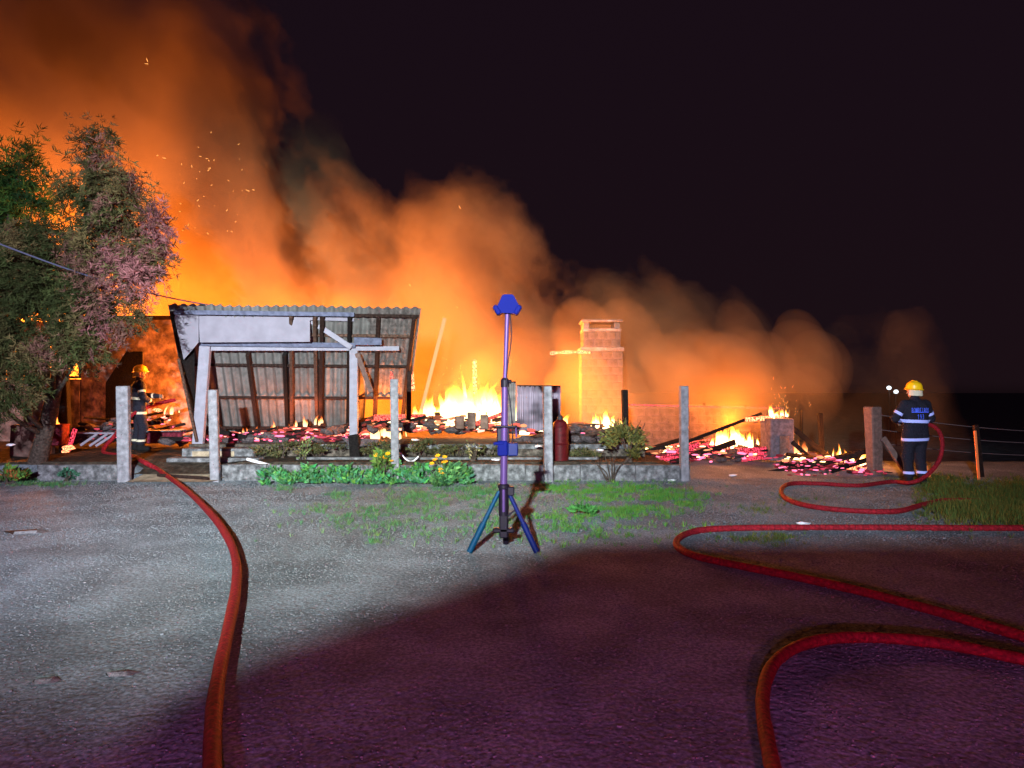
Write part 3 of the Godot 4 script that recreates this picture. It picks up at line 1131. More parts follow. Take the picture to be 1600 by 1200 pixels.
func fires() -> void:
	fire("tall white hot fire between the porch and the lighting stand", at(735, 655, 15.9) - Vector3(0, 0.2, 0), Vector3(1.3, 0.16, 0.55), 120, 0.95, 32.0, "flame", 1.2)
	fire("fire hidden behind the sunken porch roof", Vector3(-5.0, 0.6, -18.4), Vector3(1.6, 0.2, 0.6), 26, 1.6, 265.0, "flame", 0.9, 0.6)
	fire("fire inside the ruined house behind the plaster wall", Vector3(-10.8, 0.5, -20.2), Vector3(1.5, 0.3, 0.6), 20, 2.0, 200.0, "flame", 0.95, 0.6)
	fire("added unseen fire far behind the feathery tree to light the upper left smoke", Vector3(-15.2, 0.6, -21.5), Vector3(1.2, 0.3, 0.6), 16, 2.2, 380.0, "flame", 1.1, 0.6)  # added out of sight to brighten the upper left smoke
	fire("added fire before the foot of the plaster wall to light it", at(262, 645, 16.9) + Vector3(0, -0.1, 0), Vector3(0.4, 0.1, 0.2), 3, 0.3, 12.0, "flame_low", 2.0)  # added so that the plaster wall is lit from the front
	fire("fire burning behind the standing metal panels", Vector3(0.47, 0.55, -17.6), Vector3(0.8, 0.1, 0.5), 16, 0.9, 50.0, "flame", 1.6, 0.5)
	fire("small bright fire at the foot of the chimney", at(944, 668, 16.0) - Vector3(0, 0.1, 0), Vector3(0.42, 0.1, 0.3), 22, 0.42, 5.5, "flame", 1.0, 0.2)
	fire("fire along the porch floor beside the upright post", at(600, 668, 15.6) - Vector3(0, 0.2, 0), Vector3(0.5, 0.0, 0.3), 22, 0.42, 9.0, "flame_low", 1.0, 0.15)
	fire("broad fire on the rubble before the glowing block wall", at(1135, 700, 16.4), Vector3(0.8, 0.1, 0.5), 30, 0.45, 10.0, "flame", 1.2, 0.25)
	fire("fire on top of the grey block pillar", at(1212, 655, 15.0), Vector3(0.35, 0.02, 0.12), 12, 0.26, 5.0, "flame", 1.4, 0.12)
	fire("fire flaring along the slope beside the wooden corner post", at(1318, 733, 14.6), Vector3(0.55, 0.1, 0.4), 30, 0.36, 8.0, "flame", 1.0, 0.2)
	fire("thin fire climbing beside the sloping charred beams", at(1246, 705, 15.0) - Vector3(0, 0.25, 0), Vector3(0.22, 0.1, 0.3), 10, 0.55, 3.0, "flame_low", 1.0, 0.15)
	for p: Array in [[388, 668, "leftmost small flame under the fallen roof, nearest the leaning post"], [432, 668, "small flame in front of the middle of the fallen roof, nearer one of a pair"], [455, 665, "small flame under the fallen roof beside the thick black rafter"], [430, 664, "small flame behind its twin under the middle of the fallen roof"], [500, 652, "highest small flame under the fallen roof, nearest the upright post"], [470, 655, "small flame licking at the light brown rafter of the fallen roof"]]:
		var k: Vector3 = at(p[0], p[1] + 12, 15.9)
		var t := thing("low_flame", p[2], "flame", k, 0.0, "low flames under the fallen roof")
		for i in 3:
			put("flame", flame_mesh(rr(0.14, 0.3), rr(0.03, 0.05)), M.flame_low, t, Transform3D(Basis(Vector3.UP, rr(0, TAU)), Vector3(rr(-0.12, 0.12), 0, rr(-0.1, 0.1))))
		var o := OmniLight3D.new()
		o.name = "flame_light"
		t.add_child(o)
		o.position = Vector3(0, 0.3, 0.15)
		o.light_color = lin(1.0, 0.2, 0.03)
		o.light_energy = 0.35
		o.light_size = 0.1
		o.omni_range = 20.0
		o.omni_attenuation = 2.0
		o.shadow_enabled = true
	var far := thing("fire", "distant fire glowing beyond the block wall", "fire", Vector3(7.6, 0.2, -20.5))
	put("flame", flame_mesh(0.6, 0.12), M.flame, far)
	var o := OmniLight3D.new()
	o.name = "fire_light"
	far.add_child(o)
	o.position = Vector3(-1.5, 1.0, 0.8)
	o.light_color = lin(1.0, 0.235, 0.026)
	o.light_energy = 13.0
	o.light_size = 0.4
	o.omni_range = 80.0
	o.omni_attenuation = 2.0
	o.shadow_enabled = true

# ---------------------------------------------------------------- rubble
func chunk_mesh(seed_: int, flat := 0.7) -> ArrayMesh:
	return stone_mesh(seed_)

func ember_bed(parent: Node3D, n: int, c: Vector3, sp: Vector3, kind: String, s0: float, s1: float, seed_: int) -> void:
	var beds := [new_st(), new_st(), new_st()]
	var base := [stone_mesh(seed_), stone_mesh(seed_ + 1)]
	for i in n + n / 3:
		var s := rr(s0, s1) * 0.85
		var b := Basis.from_euler(Vector3(rr(-1, 1), rr(0, TAU), rr(-1, 1))).scaled(Vector3(s * rr(0.8, 2.4), s * rr(0.4, 0.8), s))
		var p := c + Vector3(rr(-1, 1) * sp.x, 0, rr(-1, 1) * sp.z)
		p.y += sp.y * rng.randf() * (1.0 - 0.6 * absf(p.x - c.x) / sp.x)
		var heat := rng.randf()
		beds[0 if heat < 0.42 else 1 if heat < 0.76 else 2].append_from(base[i % 2], 0, Transform3D(b, p))
	for k in 3:
		var o := obj("glowing_ember_bed", beds[k], M[kind + ["_dim", "_mid", "_bright"][k]], parent)
		o.set_meta("kind", "stuff")

func heap(called: String, label: String, c: Vector3, sp: Vector3, planks: int, rubble_n: int, embers: Array, mats: Array) -> void:
	var t := thing(called, label, "debris heap")
	for i in planks:
		var st := new_st()
		var l := rr(0.4, 1.3)
		var p := c + Vector3(clampf(rng.randfn() * 0.5, -1, 1) * sp.x, 0, rr(-1, 1) * sp.z)
		p.y += 0.05 + sp.y * rng.randf() * (1.0 - 0.7 * absf(p.x - c.x) / sp.x)
		var a := rr(-0.5, 0.5)
		var dir := Vector3(cos(a), rr(-0.12, 0.35), sin(a)).normalized() * l
		beam(st, p - dir * 0.5, p + dir * 0.5, rr(0.05, 0.13), rr(0.025, 0.06), rr(0, 3), 0.006, 0.008)
		obj("plank", st, mats[i % mats.size()], t)
	var st := new_st()
	var base := [stone_mesh(200), stone_mesh(201), stone_mesh(202)]
	for i in rubble_n:
		var s := rr(0.05, 0.16)
		var p := c + Vector3(clampf(rng.randfn() * 0.55, -1.2, 1.2) * sp.x, 0, rr(-1.1, 1.1) * sp.z)
		p.y += sp.y * 0.8 * rng.randf() * maxf(0.1, 1.0 - absf(p.x - c.x) / sp.x)
		st.append_from(base[i % 3], 0, Transform3D(Basis.from_euler(Vector3(rr(-1, 1), rr(0, TAU), 0)).scaled(Vector3(s * rr(1, 1.8), s * 0.8, s)), p))
	var o := obj("rubble", st, M.rubble, t)
	o.set_meta("kind", "stuff")
	for e: Array in embers:
		ember_bed(t, e[0], c + e[1], e[2], e[3], e[4], e[5], 300 + int(e[0]))

func debris() -> void:
	heap("burnt_heap", "dark heap of burnt furniture and boards below the plaster wall", at(192, 690, 16.6), Vector3(1.35, 0.62, 0.6), 34, 110,
		[[60, Vector3(0.6, 0.1, 0.4), Vector3(0.9, 0.5, 0.3), "ember_pink", 0.02, 0.045], [14, Vector3(0.9, 0.5, 0.4), Vector3(0.4, 0.25, 0.2), "ember", 0.02, 0.05]], [M.char, M.burnt_wood, M.char, M.scrap, M.char])
	heap("smouldering_heap", "smouldering boards and embers strewn under the fallen porch roof", Vector3(-5.0, 0.54, -15.6), Vector3(1.7, 0.2, 0.8), 26, 90,
		[[240, Vector3(0.2, 0.0, 0.35), Vector3(1.75, 0.2, 0.6), "ember_pink", 0.025, 0.075], [130, Vector3(0.5, 0.02, 0.25), Vector3(1.5, 0.26, 0.55), "ember", 0.03, 0.08]], [M.char, M.burnt_wood, M.char])
	heap("blazing_heap", "blazing heap of timber on the floor slab right of the porch", at(690, 672, 15.6), Vector3(1.9, 0.34, 0.7), 46, 120,
		[[160, Vector3(0, 0.0, 0.2), Vector3(1.9, 0.3, 0.6), "ember", 0.03, 0.08], [150, Vector3(0.2, 0.05, 0.2), Vector3(1.6, 0.3, 0.5), "ember_hot", 0.03, 0.09]], [M.char, M.burnt_wood, M.ember, M.char])
	heap("brown_heap", "brown earth and timber heap below the chimney", at(905, 688, 15.4), Vector3(1.0, 0.38, 0.6), 16, 150,
		[[14, Vector3(-0.2, 0.1, 0.4), Vector3(0.8, 0.2, 0.3), "ember_pink", 0.02, 0.05]], [M.timber, M.burnt_wood])
	heap("ember_field", "wide field of red embers and planks before the block wall", at(1110, 706, 16.0) + Vector3(0, -0.1, 0), Vector3(1.9, 0.26, 1.1), 40, 90,
		[[380, Vector3(0, 0.0, 0.2), Vector3(2.3, 0.2, 1.1), "ember_pink", 0.03, 0.08], [190, Vector3(-0.3, 0.05, 0.1), Vector3(1.4, 0.2, 0.8), "ember_hot", 0.03, 0.08]], [M.char, M.ember, M.burnt_wood, M.ember_pink])
	heap("ember_slope", "sloping bank of glowing embers beside the grey block pillar", at(1295, 736, 14.3) + Vector3(-0.1, -0.05, 0), Vector3(0.85, 0.34, 0.6), 14, 50,
		[[330, Vector3(0, 0.0, 0.15), Vector3(0.95, 0.36, 0.65), "ember_pink", 0.025, 0.06], [26, Vector3(-0.3, 0.2, 0.0), Vector3(0.5, 0.25, 0.4), "ember_hot", 0.03, 0.07], [90, Vector3(0.15, -0.04, 0.75), Vector3(0.75, 0.03, 0.3), "ember_pink", 0.02, 0.035]], [M.char, M.burnt_wood])
	# big single beams
	var list := [
		["leaning_rafter", "tall glowing rafter leaning beside the porch", 656, 650, 695, 497, 16.4, 0.075, "ember_hot_mid", "rafter"],
		["burning_post", "short burning post standing in the white flames", 742, 640, 741, 562, 16.2, 0.08, "ember_hot", "post"],
		["glowing_stud", "glowing stud hanging beside the burnt end of the porch", 611, 600, 614, 556, 15.4, 0.05, "ember", "stud"],
		["hot_stud", "white hot stud just outside the porch corner", 645, 610, 642, 560, 15.4, 0.07, "ember_hot", "stud"],
		["charred_corner_post", "black corner post at the burnt end of the porch", 638, 672, 640, 560, 15.2, 0.09, "burnt_wood", "post"],
		["charred_pole", "black charred pole standing behind the leafy bush", 978, 700, 976, 609, 14.6, 0.11, "char", "pole"],
		["black_pole", "slim black pole behind the ember slope", 1284, 712, 1281, 646, 15.5, 0.09, "char", "pole"],
		["fallen_beam", "long charred beam propped from the ground up to the grey block pillar", 1075, 690, 1190, 646, 15.2, 0.06, "char", "beam"],
		["glowing_beam", "pink glowing beam end resting on top of the grey block pillar", 1165, 655, 1225, 652, 15.05, 0.08, "ember_hot", "beam"],
		["sloping_beam", "upper charred beam sloping down from the grey block pillar", 1236, 667, 1312, 728, 14.9, 0.10, "char", "beam"],
		["lower_sloping_beam", "lower charred beam sloping down from the grey block pillar", 1238, 690, 1272, 722, 14.7, 0.08, "burnt_wood", "beam"],
		["burning_log", "burning log end lying by the wooden corner post", 1322, 728, 1358, 735, 14.0, 0.11, "ember_hot", "log"]]
	for b: Array in list:
		var st := new_st()
		beam(st, at(b[2], b[3], b[6]), at(b[4], b[5], b[6] - 0.05), b[7], b[7] * 0.8, 0.3, 0.006, 0.008)
		tag(obj(b[0], st, M[b[8]]), b[1], b[9])
	# standing metal panels
	for g: Array in [[[785, 600, 806, 597, 806, 672, 785, 672], 15.0, "narrow grey metal panel standing behind the lighting stand", 3.0], [[807, 603, 876, 604, 876, 674, 807, 672], 15.1, "wide scorched grey metal panel standing behind the third concrete post", 9.0]]:
		var t := thing("standing_scrap_metal", g[2], "metal panel")
		var st := new_st()
		var q: Array = g[0]
		var p0 := at(q[0], q[1], g[1])
		var p1 := at(q[2], q[3], g[1])
		var p2 := at(q[4], q[5], g[1])
		var p3 := at(q[6], q[7], g[1])
		var n := 40
		for i in n:
			var c := []
			for k: int in [0, 1]:
				var u := float(i + k) / n
				var off := Vector3(0, 0, 0.02 * sin(u * TAU * g[3]))
				c.append(p0.lerp(p1, u) + off)
				c.append(p3.lerp(p2, u) + off)
			quad_to(st, [c[0], c[2], c[3], c[1]], Vector3(0, 0, 1))
		obj("sheet", st, M.sheet_light if g[3] < 5 else M.sheet_scorched, t)
		st = new_st()
		beam(st, p0 + Vector3(0, 0.0, -0.03), p1 + Vector3(0, 0.0, -0.03), 0.04, 0.04, 0, 0.003)
		obj("top_rail", st, M.char, t)
	# stone blocks on the slab edge
	for g: Array in [[718, 660, 0.2, "shortest upright broken block on the slab edge below the flames"], [737, 657, 0.26, "tallest upright broken block, the middle one on the slab edge"], [757, 659, 0.22, "upright broken block on the slab edge nearest the lighting stand"]]:
		var st := new_st()
		box(st, Transform3D(Basis(Vector3.UP, rr(-0.3, 0.3)), at(g[0], g[1], 14.7)), Vector3(0.17, g[2] + 0.06, 0.16), 0.015, 0.008)
		tag(obj("masonry_block", st, M.block), g[3], "block", "broken blocks on the slab edge")
	# grey pillar with a niche
	var t := thing("block_pillar", "stout grey masonry pillar with fire on its top", "pillar", at(1214, 718, 15.0))
	var st := new_st()
	box(st, Transform3D(Basis(Vector3.UP, 0.1), Vector3(0, 0.42, 0)), Vector3(0.5, 0.84, 0.46), 0.015, 0.006)
	obj("shaft", st, M.dark_block, t)
	st = new_st()
	box(st, Transform3D(Basis(Vector3.UP, 0.1), Vector3(0.06, 0.3, 0.235)), Vector3(0.2, 0.4, 0.03), 0.006)
	obj("hatch", st, M.grey_timber, t)
	# low frame, red sheet, white slats in the dark heap
	t = thing("red_scrap_metal", "dark red sheet metal panel lying in the dark heap", "panel")
	st = new_st()
	box(st, Transform3D(Basis.from_euler(Vector3(-0.2, 0.0, 0.02)), at(258, 683, 15.9)), Vector3(0.75, 0.26, 0.05), 0.01)
	obj("sheet", st, M.red_sheet, t)
	st = new_st()
	box(st, Transform3D(Basis.from_euler(Vector3(0.0, 0.0, 0.02)), at(258, 673, 15.85)), Vector3(0.8, 0.03, 0.3), 0.006)
	obj("top_edge", st, M.scrap, t)
	t = thing("slatted_rack", "pale slatted frame tilted in front of the dark heap", "frame")
	for g: Array in [[126, 696, 152, 678], [140, 697, 168, 678], [150, 697, 178, 679]]:
		st = new_st()
		beam(st, at(g[0], g[1], 15.4), at(g[2], g[3], 15.5), 0.05, 0.03, 0, 0.004)
		obj("slat", st, M.white_paint, t)
	st = new_st()
	beam(st, at(98, 676, 15.5), at(180, 677, 15.5), 0.035, 0.03, 0, 0.004)
	obj("rail", st, M.white_paint, t)
	for g: Array in [["burning_stick", "red burning stick standing by the pale slatted frame", 107, 704, 118, 670, 15.1, "ember_pink"]]:
		st = new_st()
		beam(st, at(g[2], g[3], g[6]), at(g[4], g[5], g[6]), 0.06, 0.05, 0, 0.005, 0.01)
		tag(obj(g[0], st, M[g[7]]), g[1], "stick")
	for g: Array in [[107, 699, 15.0, 0.12, "burning lump on the ground by the burning stick"], [246, 641, 16.2, 0.11, "bright burning lump on top of the dark heap"], [213, 498, 15.5, 0.10, "burning scrap caught high beside the tree branches"], [102, 705, 14.9, 0.08, "small burning lump nearest the low wall"]]:
		st = new_st()
		st.append_from(stone_mesh(400 + int(g[0])), 0, Transform3D(Basis.from_euler(Vector3(0.3, 1, 0)).scaled(Vector3(g[3] * 1.2, g[3] * 0.6, g[3])), at(g[0], g[1], g[2])))
		tag(obj("burning_lump", st, M.ember_hot), g[4], "burning scrap")
	# red drum
	t = thing("red_drum", "dark red upright drum beside the third concrete post", "drum", at(875, 727, 13.6))
	st = new_st()
	lathe(st, [Vector2(0, 0), Vector2(0.16, 0.0), Vector2(0.165, 0.02), Vector2(0.155, 0.04), Vector2(0.155, 0.38), Vector2(0.165, 0.4), Vector2(0.155, 0.42), Vector2(0.155, 0.7), Vector2(0.12, 0.8), Vector2(0.06, 0.84), Vector2(0.0, 0.84)])
	obj("body", st, M.red_drum, t)
	st = new_st()
	lathe(st, [Vector2(0.05, 0.84), Vector2(0.05, 0.9), Vector2(0.03, 0.92), Vector2(0.0, 0.92)])
	obj("neck", st, M.truck_dark, t)

# ---------------------------------------------------------------- concrete posts and low wall along the forecourt
func garden_wall_and_posts() -> void:
	for g: Array in [[735, 1078, 13.0, "low concrete garden wall between the flower bed and the end post"], [345, 418, 13.0, "short length of low concrete wall right of the gateway"], [60, 186, 13.0, "low concrete wall below the tree left of the gateway"], [418, 735, 13.0, "low concrete wall half hidden by the green ground cover"]]:
		var t := thing("garden_wall", g[3], "wall")
		var x0: float = (g[0] - 800.0) / F * g[2]
		var x1: float = (g[1] - 800.0) / F * g[2]
		var n := maxi(1, int((x1 - x0) / 0.8))
		for i in n:
			var st := new_st()
			var a := lerpf(x0, x1, float(i) / n)
			var b := lerpf(x0, x1, float(i + 1) / n)
			box(st, Transform3D(Basis(), Vector3((a + b) / 2, 0.11, -g[2] - 0.03 + rr(-0.006, 0.006))), Vector3(b - a - 0.004, 0.33 + rr(-0.012, 0.012), 0.15), 0.012, 0.004)
			obj("block", st, M.old_concrete, t)
	var posts := [[195, 755, 192, 603, 12.75, 0.20, "grey concrete post left of the gateway, before the firefighter"], [337, 754, 333, 609, 12.75, 0.15, "grey concrete post right of the gateway, before the leaning porch post"], [618, 745, 616, 592, 12.85, 0.135, "slim concrete post beside the yellow flowers in the ground cover"], [857, 752, 855, 603, 12.8, 0.155, "concrete post standing before the red drum and metal panel"], [1069, 748, 1068, 603, 12.9, 0.145, "concrete post at the end of the low wall before the embers"]]
	for p: Array in posts:
		var t := thing("concrete_post", p[6], "post", Vector3.ZERO, 0.0, "concrete posts along the forecourt")
		var st := new_st()
		beam(st, at(p[0], p[1] + 6, p[4]), at(p[2], p[3], p[4]), p[5], 0.13, 0.12, 0.014, 0.004)
		obj("shaft", st, M.concrete, t)
		for k in 3:
			var q: Vector3 = at(lerpf(p[0], p[2], 0.2 + k * 0.3), lerpf(p[1], p[3], 0.2 + k * 0.3), p[4])
			st = new_st()
			rod(st, q + Vector3(-0.004, 0, 0.05), q + Vector3(0.004, 0, 0.085), 0.006, -1, 6)
			obj("wire_staple", st, M.wire, t)
	# small kerb of the inner bed
	var st := new_st()
	box(st, Transform3D(Basis(), Vector3(-1.2, 0.27, -13.75)), Vector3(5.6, 0.14, 0.1), 0.01, 0.004)
	tag(obj("bed_kerb", st, M.old_concrete), "narrow concrete kerb of the bed below the floor slab", "kerb")
	# brown board and metal strip on the ground by the path
	for g: Array in [[386, 717, 428, 729, 13.3, "thin pale metal strip lying across the kerb by the steps", "litter"], [246, 742, 326, 747, 12.7, "charred batten lying across the gateway path", "burnt_wood"]]:
		st = new_st()
		beam(st, at(g[0], g[1], g[4]), at(g[2], g[3], g[4] - 0.1), 0.05, 0.025, 0.3, 0.003)
		tag(obj("fallen_strip", st, M[g[6]]), g[5], "strip")

# ---------------------------------------------------------------- corner post and wires on the right
func right_fence() -> void:
	var t := thing("corner_post", "thick weathered wooden corner post beside the ember slope", "post")
	var st := new_st()
	beam(st, at(1367, 745, 13.7), at(1363, 635, 13.7), 0.24, 0.2, 0.35, 0.02, 0.01)
	obj("post", st, M.grey_timber, t)
	st = new_st()
	beam(st, at(1379, 684, 13.6), at(1418, 742, 13.3), 0.10, 0.09, 0, 0.01, 0.006)
	obj("brace", st, M.grey_timber, t)
	t = thing("wire_fence", "sagging three strand wire fence running away from the wooden corner post", "fence")
	for g: Array in [[648, 672, 0], [671, 689, 1], [692, 708, 2]]:
		st = new_st()
		var p := PackedVector3Array()
		for i in 21:
			var u := i / 20.0
			var q := at(1372, g[0], 13.7).lerp(at(1680, g[1] + 5, 13.9), u)
			q.y -= 0.06 * sin(u * PI)
			p.append(q)
		tube(st, p, func(_v: float) -> float: return 0.008, 5)
		obj("wire", st, M.wire, t)
	st = new_st()
	beam(st, at(1533, 752, 13.4), at(1524, 664, 13.4), 0.09, 0.07, 0.3, 0.006, 0.004)
	obj("fence_post", st, M.burnt_wood, t)
	st = new_st()
	beam(st, at(1529, 753, 13.1), at(1523, 673, 13.1), 0.04, 0.03, 0, 0.004)
	tag(obj("firelit_stake", st, M.stake), "thin stake with firelight painted on standing alone in the grass by the wire fence", "stake")
	st = new_st()
	beam(st, at(1453, 747, 13.0), at(1447, 728, 13.1), 0.035, 0.03, 0, 0.004)
	tag(obj("firelit_stub", st, M.stake), "short stub with firelight painted on just behind the boots of the firefighter by the fence", "stake")
	# far lamps
	for g: Array in [[1389, 606, "upper pale lamp far beyond the corner post"], [1400, 612, "lower pale lamp far beyond the corner post"]]:
		var c := at(g[0], g[1], 48.0)
		t = thing("far_lamp", g[2], "lamp", Vector3(c.x, -2.2, c.z), 0.0, "far lamps")
		st = new_st()
		rod(st, Vector3.ZERO, Vector3(0, c.y + 2.2 - 0.1, 0), 0.05)
		obj("pole", st, M.truck_dark, t)
		st = new_st()
		lathe(st, [Vector2(0.0, -0.14), Vector2(0.11, -0.09), Vector2(0.15, 0.0), Vector2(0.11, 0.1), Vector2(0.0, 0.14)], Transform3D(Basis(), Vector3(0, c.y + 2.2, 0)), 12)
		obj("lamp_globe", st, M.lamp_white, t)
		var o := OmniLight3D.new()
		o.name = "lamp_light"
		t.add_child(o)
		o.position = Vector3(0, c.y + 2.2, 0)
		o.light_energy = 0.6
		o.light_size = 0.1
		o.omni_range = 20.0
		o.omni_attenuation = 2.0
		o.light_color = lin(0.85, 0.95, 1.0)
		o.shadow_enabled = true

# ---------------------------------------------------------------- trees
func spray_mesh(seed_: int, n: int) -> ArrayMesh:
	var keep := rng.state
	rng.seed = seed_
	var st := new_st()
	for i in n:
		var d := Vector3(rr(-1, 1), rr(-0.1, 1.3), rr(-1, 1)).normalized()
		var side := d.cross(rand_dir()).normalized()
		leaf(st, rand_dir() * 0.2, d, side, rr(0.5, 1.0), rr(0.09, 0.15), Color.WHITE)
	rng.state = keep
	return st.commit()

func tree(called: String, label: String, base: Vector3, trunk_top: Vector3, lumps: Array, per: float, tones: Array, size: float, seed_: int) -> void:
	var t := thing(called, label, "tree")
	var st := new_st()
	var mid := base.lerp(trunk_top, 0.5) + Vector3(0.12, 0, 0.05)
	tube(st, smooth([base - Vector3(0, 0.1, 0), base.lerp(mid, 0.5) + Vector3(0.03, 0, 0), mid, trunk_top], 6), func(v: float) -> float: return lerpf(0.17, 0.03, v) + 0.06 * exp(-v * 12.0), 10)
	obj("trunk", st, M.bark, t)
	for l: Array in lumps:
		var c: Vector3 = l[0]
		var hgt := clampf((c.y - base.y) / (trunk_top.y - base.y) - 0.15, 0.15, 0.9)
		var from := base.lerp(trunk_top, hgt) + Vector3(0.1, 0, 0.03) * (1.0 - absf(hgt - 0.5) * 2.0)
		st = new_st()
		tube(st, smooth([from, from.lerp(c, 0.5) + Vector3(0, -0.1, 0), c], 5), func(v: float) -> float: return lerpf(0.055, 0.012, v), 6)
		obj("limb", st, M.bark, t)
	var xfs := [[], []]
	var cols := [[], []]
	var r := RandomNumberGenerator.new()
	r.seed = seed_
	for l: Array in lumps:
		var c: Vector3 = l[0]
		var rad: Vector3 = l[1]
		var n := int(per * (rad.x * rad.y + rad.y * rad.z + rad.x * rad.z))
		var sub := []
		for k in int(8 + rad.length() * 9):
			var d := Vector3(r.randfn(), r.randfn(), r.randfn()).normalized()
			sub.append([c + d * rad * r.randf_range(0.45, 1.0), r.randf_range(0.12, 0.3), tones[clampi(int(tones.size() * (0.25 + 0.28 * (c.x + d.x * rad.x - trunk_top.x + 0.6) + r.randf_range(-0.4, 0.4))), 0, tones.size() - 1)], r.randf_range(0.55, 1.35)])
		for i in n:
			var s: Array = sub[r.randi() % sub.size()]
			var d := Vector3(clampf(r.randfn(), -2, 2), clampf(r.randfn(), -2, 2) * 1.2, clampf(r.randfn(), -2, 2)) * 0.6
			var p: Vector3 = s[0] + d * s[1]
			var out := (p - c).normalized() + Vector3(0, 0.9, 0)
			var y := (out.normalized() + Vector3(r.randf_range(-.4, .4), r.randf_range(-.4, .4), r.randf_range(-.4, .4))).normalized()
			var x := y.cross(Vector3(r.randfn(), r.randfn(), r.randfn())).normalized()
			var b := Basis(x, y, x.cross(y)).scaled_local(Vector3.ONE * size * r.randf_range(0.6, 1.25))
			xfs[i % 2].append(Transform3D(b, p))
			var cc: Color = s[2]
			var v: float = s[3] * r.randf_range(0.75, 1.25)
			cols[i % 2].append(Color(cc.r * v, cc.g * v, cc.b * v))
	for k in 2:
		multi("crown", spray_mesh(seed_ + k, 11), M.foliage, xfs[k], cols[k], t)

func trees() -> void:
	var d := 11.6
	var L := []
	for g: Array in [[150, 232, 0.26, 0.34], [165, 270, 0.42, 0.42], [140, 310, 0.5, 0.45], [190, 330, 0.5, 0.42], [225, 372, 0.42, 0.4], [165, 390, 0.62, 0.5], [232, 412, 0.34, 0.3], [110, 400, 0.6, 0.5], [60, 385, 0.55, 0.45], [195, 440, 0.55, 0.38], [120, 470, 0.65, 0.5], [50, 460, 0.6, 0.5], [10, 430, 0.6, 0.5], [170, 500, 0.5, 0.34], [85, 535, 0.55, 0.4], [30, 540, 0.55, 0.45], [125, 545, 0.34, 0.26], [-10, 520, 0.5, 0.5], [14, 600, 0.4, 0.4], [-20, 610, 0.5, 0.45]]:
		L.append([at(g[0], g[1], d + rr(-0.35, 0.35)), Vector3(g[2], g[3], g[2] * 0.9)])
	tree("broad_tree", "tall feathery tree with fire glow painted into its crown overhanging the ruined house wall", on_ground(52, 745), at(150, 240, d), L, 760.0,
		[Color(0.026, 0.034, 0.010), Color(0.045, 0.044, 0.015), Color(0.065, 0.050, 0.020), Color(0.11, 0.054, 0.040), Color(0.14, 0.056, 0.056)], 0.14, 500)  # dark left to red right: fire glow painted into the leaf tones
	L = []
	for g: Array in [[30, 250, 0.35, 0.4], [15, 300, 0.5, 0.5], [50, 330, 0.4, 0.4], [0, 350, 0.6, 0.5], [-30, 300, 0.6, 0.6], [40, 400, 0.6, 0.5], [-20, 450, 0.7, 0.7]]:
		L.append([at(g[0], g[1], 13.6 + rr(-0.3, 0.3)), Vector3(g[2], g[3], g[2])])
	tree("dark_tree", "darker green tree behind the feathery tree", at(-30, 712, 13.6), at(20, 262, 13.6), L, 380.0, [Color(0.02, 0.065, 0.012), Color(0.015, 0.045, 0.014), Color(0.035, 0.075, 0.012)], 0.17, 600)

# ---------------------------------------------------------------- beds, shrubs, grass
func shrub(called: String, label: String, cat: String, base: Vector3, sp: Vector3, n: int, leaf_len: float, tones: Array, stems: int, group := "") -> Node3D:
	var t := thing(called, label, cat, base, 0.0, group)
	var st := new_st()
	for i in stems:
		var d := Vector3(rr(-1, 1) * sp.x * 0.7, sp.y * rr(0.7, 1.0), rr(-1, 1) * sp.z * 0.6)
		tube(st, smooth([Vector3(rr(-0.06, 0.06), -0.03, 0), d * 0.5 + Vector3(rr(-0.05, 0.05), 0, 0), d], 4), func(v: float) -> float: return lerpf(0.014, 0.004, v), 5)
	if stems:
		obj("stem", st, M.bark, t)
	st = new_st()
	var lumps := []
	for i in 9:
		var o := rand_dir() * rr(0.25, 0.95)
		lumps.append([o, rr(0.22, 0.5), rr(0.6, 1.35)])
	for i in n:
		var l: Array = lumps[rng.randi() % 9]
		var q: Vector3 = l[0] + rand_dir() * pow(rng.randf(), 0.5) * l[1]
		var p := Vector3(q.x * sp.x, maxf(sp.y * 0.52 + q.y * sp.y * 0.5, 0.01), q.z * sp.z)
		var dir := (Vector3(q.x, 0.5 + q.y * 0.3, q.z) + rand_dir() * 0.6).normalized()
		var c: Color = tones[rng.randi() % tones.size()]
		var v: float = rr(0.65, 1.3) * l[2]
		leaf(st, p, dir, dir.cross(rand_dir()).normalized(), leaf_len * rr(0.6, 1.3), leaf_len * rr(0.35, 0.6), Color(c.r * v, c.g * v, c.b * v))
	obj("foliage", st, M.foliage, t)
	return t

func flower(st: SurfaceTool, p: Vector3, s: float) -> void:
	var tilt := Basis.from_euler(Vector3(rr(0.2, 1.1), rr(-0.6, 0.6), 0))
	for k in 8:
		var a := TAU * k / 8
		var d := tilt * Vector3(cos(a), 0.15, sin(a))
		var e := tilt * Vector3(-sin(a), 0, cos(a))
		tri(st, p, p + d * s * 0.7 + e * s * 0.25, p + d * s)
		tri(st, p, p + d * s, p + d * s * 0.7 - e * s * 0.25)

func flower_clump(label: String, base: Vector3, n: int, heads: Array, sp: Vector3, tones: Array) -> void:
	var t := shrub("flowering_plant", label, "plant", base, sp, n, 0.12, tones, 6)
	for h: Array in heads:
		var p: Vector3 = at(h[0], h[1], -base.z - 0.05) - base
		var st := new_st()
		tube(st, smooth([Vector3(p.x * 0.4, 0.05, p.z * 0.4), p * 0.6 + Vector3(0, 0.03, 0), p], 4), func(_v: float) -> float: return 0.004, 5)
		obj("flower_stalk", st, M.foliage_stem, t)
		st = new_st()
		flower(st, p, h[2])
		obj("flower_head", st, M.petal, t)

